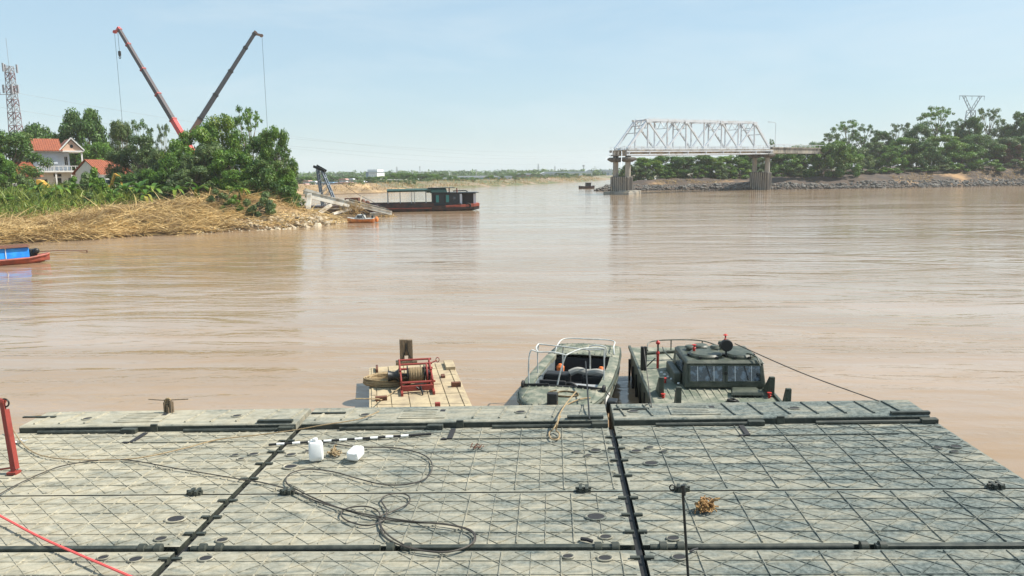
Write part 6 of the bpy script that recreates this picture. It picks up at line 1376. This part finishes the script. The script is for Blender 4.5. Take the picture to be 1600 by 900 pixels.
# ------------------------------------------------------------------ blue-covered sampan at the left edge
A = G(68, 409); B = G(-60, 419); ax = A - B; sm = thing('sampan', 'red wooden sampan with a blue tarpaulin cover at the left edge', 'boat', (A.x, A.y, 0), math.atan2(ax.y, ax.x))
def ssec(x, hw, zt, zb): return [(x, -hw, zt), (x, -hw * .9, .15), (x, -hw * .5, zb), (x, hw * .5, zb), (x, hw * .9, .15), (x, hw, zt)]
MB().loft([ssec(-7, .7, .42, -.2), ssec(-3, .75, .38, -.25), ssec(-1.0, .68, .42, -.2), ssec(.1, .45, .56, .1), ssec(.35, .3, .62, .4)]).build('hull', M['hullred'], sm)
MB().loft([[(x, -hw, zt), (x, -hw - .05, zt - .07), (x, -hw - .02, zt - .14), (x, -hw + .05, zt - .05)] for (x, hw, zt) in ((-7, .72, .46), (-3, .77, .42), (-1, .70, .46), (.1, .47, .6), (.35, .32, .66))]).build('rub_rail', M['hullred'], sm)
MB().loft([[(x, y, z) for (y, z) in ((-.66, .42), (-.60, 1.12), (.60, 1.12), (.66, .42))] for x in (-3.0, -.92)]).build('blue_cover', M['blue'], sm, bevel=.03)
MB().loft([[(x, -.78, z), (x, 0, z + .16), (x, .78, z), (x, 0, z + .10)] for (x, z) in ((-6.5, 1.06), (-3, 1.14), (-.85, 1.16))]).build('roof_sheet', M['rust'], sm)
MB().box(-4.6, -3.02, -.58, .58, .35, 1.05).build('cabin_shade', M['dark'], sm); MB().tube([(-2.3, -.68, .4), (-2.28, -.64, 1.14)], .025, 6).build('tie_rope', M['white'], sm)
MB().torus((-3.35, -.83, .28), .16, .06, 14, 8, 'y').build('tyre_fender', M['black'], sm, True)
MB().box(-.82, -.35, -.25, .2, .5, .95).lathe([(.1, -.3), (.2, -.2), (.2, .1), (.08, .15)], 12, (-.45, -.28, .82), 'y').build('engine', M['blacksteel'], sm, bevel=.05)
MB().tube([(-.3, 0, .72), (.9, .0, .72), (2.75, .0, .55)], .028, 6).bar((2.3, 0, .52), (2.75, 0, .38), .03, .03).build('propeller_shaft', M['rust'], sm, True)
MB().lathe([(.1, -.02), (.1, .02)], 10, (2.78, 0, .5), 'x').build('propeller', M['rust'], sm, True)
# ------------------------------------------------------------------ far boat, far shore buildings, masts, trees
P = G(917, 294.5); fb = thing('ferry_boat', 'small dark boat far out on the river left of the pier', 'boat', (P.x, P.y, 0), R_(20))
MB().loft([osec(-3.0, .3, 1.0), osec(-1.5, 1.0, .8), osec(1.5, 1.1, .8), osec(2.6, .8, 1.0)]).build('hull', M['hulldark'], fb); MB().box(-.4, 1.3, -.6, .6, .8, 2.0).build('cabin', M['cabindark'], fb, bevel=.05); MB().tube([(1.5, 0, .8), (1.9, 0, 3.0)], .08, 5).build('mast', M['white'], fb); MB().box(-.6, 1.5, -.7, .7, 2.02, 2.1).build('cabin_roof', M['pipe'], fb)
def fbase(px, dist, z=3.4): q = D(px, 275, dist); return (q.x, q.y, z)
def block(name, label, px0, px1, py_top, dist, depth, zb, builder, cat='building', rz=0.0):
    a = D(px0, py_top, dist); b = D(px1, py_top, dist); o = thing(name, label, cat, ((a.x + b.x) / 2, (a.y + b.y) / 2, zb), R_(YAW) + rz); builder(o, (b - a).length, depth, a.z - zb); return o
def tower_bld(o, w_, d_, h_):
    MB().box(-w_ / 2, w_ / 2, 0, d_, -2, h_ * .80).build('wall', M['white'], o); MB().box(-w_ * .42, w_ * .48, .5, d_ * .9, h_ * .82, h_).build('upper_floor', M['white'], o)
    MB().box(-w_ / 2 - .6, w_ / 2 + .4, -.6, d_ + .5, h_ * .80, h_ * .82).build('ledge', M['bluegrey'], o); MB().box(-w_ / 2, w_ / 2, -.3, d_, h_ * .34, h_ * .37).build('ledge', M['bluegrey'], o)
    MB().box(-w_ / 2 - .12, -w_ * .30, -.2, -.02, -2, h_ * .8).build('side_bay', M['bluegrey'], o)
    for i in range(3):
        for j in range(3):
            x = -w_ * .2 + i * w_ * .24; z = h_ * (.12 + .17 * j); w1 = MB().box(x, x + w_ * .07, -.05, -.01, z, z + h_ * .08).build('window', M['bluegrey'], o)
    MB().box(-w_ * .15, w_ * .3, -.06, -.015, h_ * .66, h_ * .71).build('sign_band', M['palegrey'], o)
def shed(wall, roof, bays):
    def f(o, w_, d_, h_):
        MB().box(-w_ / 2, w_ / 2, 0, d_, -2, h_ * .72).build('wall', wall, o)
        MB().prism([(-w_ / 2 - .5, h_ * .72), (w_ / 2 + .5, h_ * .72), (w_ * .42, h_), (-w_ * .42, h_)], 'y', -.6, d_ + .6).build('roof', roof, o)
        for k in range(bays):
            x = -w_ / 2 + (k + .5) * w_ / bays; MB().box(x - w_ / bays * .18, x + w_ / bays * .18, -.08, -.01, -1, h_ * .55).build('bay', M['bluegrey'], o)
    return f
for k, c in (('bluegrey', (.26, .33, .42)), ('palegrey', (.55, .57, .60)), ('bluesheet', (.22, .38, .52)), ('creamsheet', (.70, .66, .56)), ('palered', (.42, .24, .20))): M[k] = mat(k, c, .6)
block('factory_tower', 'tall white block-shaped factory building on the far bank', 571, 590, 265, 430, 9, 1.0, tower_bld, rz=R_(-18))
block('warehouse', 'long cream warehouse right of the tall white building', 594, 634, 280.5, 345, 10, 1.0, shed(M['creamsheet'], M['creamsheet'], 5))
block('warehouse', 'blue-walled factory hall with curved pale roof on the far bank', 706, 782, 275.5, 420, 14, .9, shed(M['bluesheet'], M['palegrey'], 12), rz=R_(10))
block('warehouse', 'low pale roof left of the blue factory hall', 686, 716, 278, 400, 10, .9, shed(M['palegrey'], M['white'], 4))
block('shed', 'low shed with pale red roof left of the tall white building', 521, 552, 285, 300, 8, 1.2, shed(M['creamsheet'], M['palered'], 5))
block('shed', 'blue shed behind the derrick', 494, 522, 285, 310, 8, 1.2, shed(M['bluesheet'], M['bluesheet'], 4))
block('house', 'small white house right of the red-roofed shed', 553, 568, 283, 320, 6, 1.2, shed(M['white'], M['palegrey'], 2))
block('factory', 'wide pale factory below the chimney on the horizon', 846, 926, 268.5, 640, 30, .9, shed(M['white'], M['palegrey'], 9))
block('factory', 'hazy factory hall behind the river pier', 915, 962, 265.5, 760, 30, .9, shed(M['palegrey'], M['palegrey'], 6))
block('factory', 'pair-roofed pale works left of the wide factory', 808, 832, 271, 600, 24, .9, shed(M['palered'], M['palegrey'], 3))
for i, (px0, px1, py, dd) in enumerate([(474, 482, 282, 340), (484, 493, 283, 330), (530, 540, 279, 380), (640, 652, 279, 400), (655, 668, 280, 390), (786, 800, 275, 480), (470, 478, 287, 280), (542, 552, 279, 390)]):
    block('far_house', ['pale house in the trees left of the derrick', 'small pale house beside the derrick head', 'pale house roof above the red-roofed shed', 'pale house right of the cream warehouse', 'second pale house right of the cream warehouse', 'white house right of the blue factory hall', 'pale house at the foot of the vine mound', 'white house left of the tall white building'][i], px0, px1, py, dd, 6, 1.0, shed([M['white'], M['creamsheet'], M['palegrey']][i % 3], [M['palered'], M['palegrey']][i % 2], 2))
def far_pylon(px, py, dist, label):
    T = D(px, py, dist); H = T.z - 1.0; p = thing('pylon', label, 'pylon', (T.x, T.y, 1.0), R_(30)); lattice(p, H * .16, H * .03, H, 6, H * .011, [M['pylon']])
    for k, u in enumerate((.68, .80, .92)): MB().bar((-H * (.15 - .02 * k), 0, H * u), (H * (.15 - .02 * k), 0, H * u), H * .016, H * .016).build('cross_arm', M['pylon'], p)
    return p
far_pylon(620, 260.5, 900, 'steel pylon right of the tall white building'); far_pylon(841, 256, 1300, 'steel pylon above the factory roofs'); far_pylon(867, 259, 1450, 'steel pylon right of the other one by the factory')
def mast(px, py, dist, r, label, name='mast'):
    T = D(px, py, dist); p = thing(name, label, name, (T.x, T.y, 1.0)); h_ = T.z - 1.0
    MB().tube([(0, 0, -1), (0, 0, h_ * .6), (0, 0, h_)], [r, r * .8, r * .6], 6).build('pole', M['pylon'], p); MB().lathe([(r * 1.5, 0), (r * 1.5, r * 2)], 8, (0, 0, h_ * .97)).build('cap', M['pylon'], p); MB().box(-r * 3, r * 3, -r * 3, r * 3, -1.2, .4).build('base', M['concrete'], p)
mast(656, 261, 600, .35, 'thin tall mast left of the blue factory hall'); mast(744, 266, 640, .4, 'thin mast above the blue factory hall'); mast(912, 260, 1500, 1.6, 'factory chimney on the horizon left of the river pier', 'chimney')
# far trees, one by one where they stand apart
rn2 = random.Random(12)
ones = ['first', 'second', 'third', 'fourth', 'fifth', 'sixth', 'seventh', 'eighth', 'ninth']; teens = ['tenth', 'eleventh', 'twelfth', 'thirteenth', 'fourteenth', 'fifteenth', 'sixteenth', 'seventeenth', 'eighteenth', 'nineteenth']
def ordinal(n):
    if n < 10: return ones[n - 1]
    if n < 20: return teens[n - 10]
    t = {2: 'twent', 3: 'thirt', 4: 'fort', 5: 'fift'}[n // 10]; return t + 'ieth' if n % 10 == 0 else t + 'y-' + ones[n % 10 - 1]
spots = [(468 + i * 9.6 + rn2.uniform(-2, 2), rn2.uniform(335, 450)) for i in range(34)] + [(798 + i * 9.5 + rn2.uniform(-2, 2), rn2.uniform(540, 640)) for i in range(16)]
for i, (px, dd) in enumerate(spots):
    top = 277.5 - rn2.uniform(0, 3) if px < 600 else (272.5 - rn2.uniform(0, 3) if px < 700 else (276 - rn2.uniform(-1, 2.5) if px < 790 else 272.5 - rn2.uniform(0, 3)))
    P = D(px, top, dd); k = ['deep', 'broad', 'deep'][i % 3]; cm_, tm, R, H = PR[k][i % 2]; h_ = max(2.5, P.z - .8); sx = h_ / H * rn2.uniform(1.3, 2.2)
    t = thing('tree', f'{ordinal(i + 1)} small tree from the left on the far bank skyline', 'tree', (P.x, P.y, .7), rn2.random() * 6, 'distant trees along the far bank'); t.scale = (sx, sx, h_ / H)
    instm('trunk', tm, t); instm('crown', cm_, t)
# wood closing the plain behind them: one mass
rgw = np.random.default_rng(33); cs = []; rs = []
for i in range(900):
    px = rgw.uniform(380, 1000); dd = rgw.uniform(700, 1500); P = D(px, 275, dd); zt = rgw.uniform(2, 6.5)
    cs.append(np.array([P.x, P.y, zt])); rs.append(rgw.uniform(3, 6))
V, F, T = leaf_cloud(cs, rs, np.full(len(cs), 42), 2.6, rgw)
o = bpy.data.objects.new('distant_wood', npmesh('distant_wood', V, F, M['leaf3'], T)); col.objects.link(o); tag(o, 'blue-green belt of distant wood along the horizon', kind='stuff')
# scrub on the far bank edge
rgf = np.random.default_rng(21); cs = []; 
x = rgf.uniform(-75, 40, 9000); y = rgf.uniform(205, 520, 9000); d = sdist(LEFTP, x, y); k = (d > 11) & (d < 34) & (fbm(x / 14, y / 14, 3) > .02); x, y = x[k][:260], y[k][:260]; z = left_z(x, y)
V, F, T = leaf_cloud([np.array(q) for q in zip(x, y, z + .4)], rgf.uniform(.5, 1.6, len(x)), np.full(len(x), 45), .55, rgf)
o = bpy.data.objects.new('far_scrub', npmesh('far_scrub', V, F, M['leaf2'], T)); col.objects.link(o); tag(o, 'low green scrub along the top of the far bank', kind='stuff')
x = rgf.uniform(-75, 40, 30000); y = rgf.uniform(205, 520, 30000); d = sdist(LEFTP, x, y); k = (d > 1) & (d < 16); x, y = x[k][:5200], y[k][:5200]; n = len(x); pts = np.stack([x, y, left_z(x, y)], 1)
blades('far_dry_grass', pts, rgf.uniform(.8, 2.2, n), rgf.uniform(0, 6.28, n), rgf.normal(.7, .4, n), rgf.uniform(.10, .25, n), .3, M['straw'], 'dry grass on the far bank slope', rgf, cat_tint=.12)
# power lines across the river
def wire(a, b, sag, label, r=.05):
    A = D(*a); B = D(*b); pts = []
    for i in range(25):
        t = i / 24; q = A.lerp(B, t); q.z -= sag * 4 * t * (1 - t); pts.append(q)
    tag(MB().tube(pts, r, 4).build('power_line', M['pylon'], None), label, 'wire', 'power lines over the river')
wire((-60, 130, 330), (960, 240, 900), 14, 'upper faint power line crossing the sky behind the cranes'); wire((-60, 158, 330), (960, 250, 900), 14, 'lower faint power line crossing the sky behind the cranes')
wire((430, 214, 400), (960, 232, 900), 6, 'faint power line above the barge, upper of two'); wire((430, 226, 400), (960, 242, 900), 6, 'faint power line above the barge, lower of two')
HAZE = 0.0002
# ------------------------------------------------------------------ haze: the humid air over the river
hm = bpy.data.materials.new('humid_air'); hm.use_nodes = True
ht = hm.node_tree; ht.nodes.clear()
ho = ht.nodes.new('ShaderNodeOutputMaterial'); hv = ht.nodes.new('ShaderNodeVolumePrincipled')
hv.inputs['Color'].default_value = (0.93, 0.97, 1.0, 1); hv.inputs['Density'].default_value = HAZE; hv.inputs['Anisotropy'].default_value = 0.0
ht.links.new(hv.outputs[0], ho.inputs['Volume'])
hz = MB().box(-2700, 2700, -2700, 2700, -4.5, 62).build('haze', hm)
tag(hz, 'thin pale haze over the river and banks', kind='stuff')
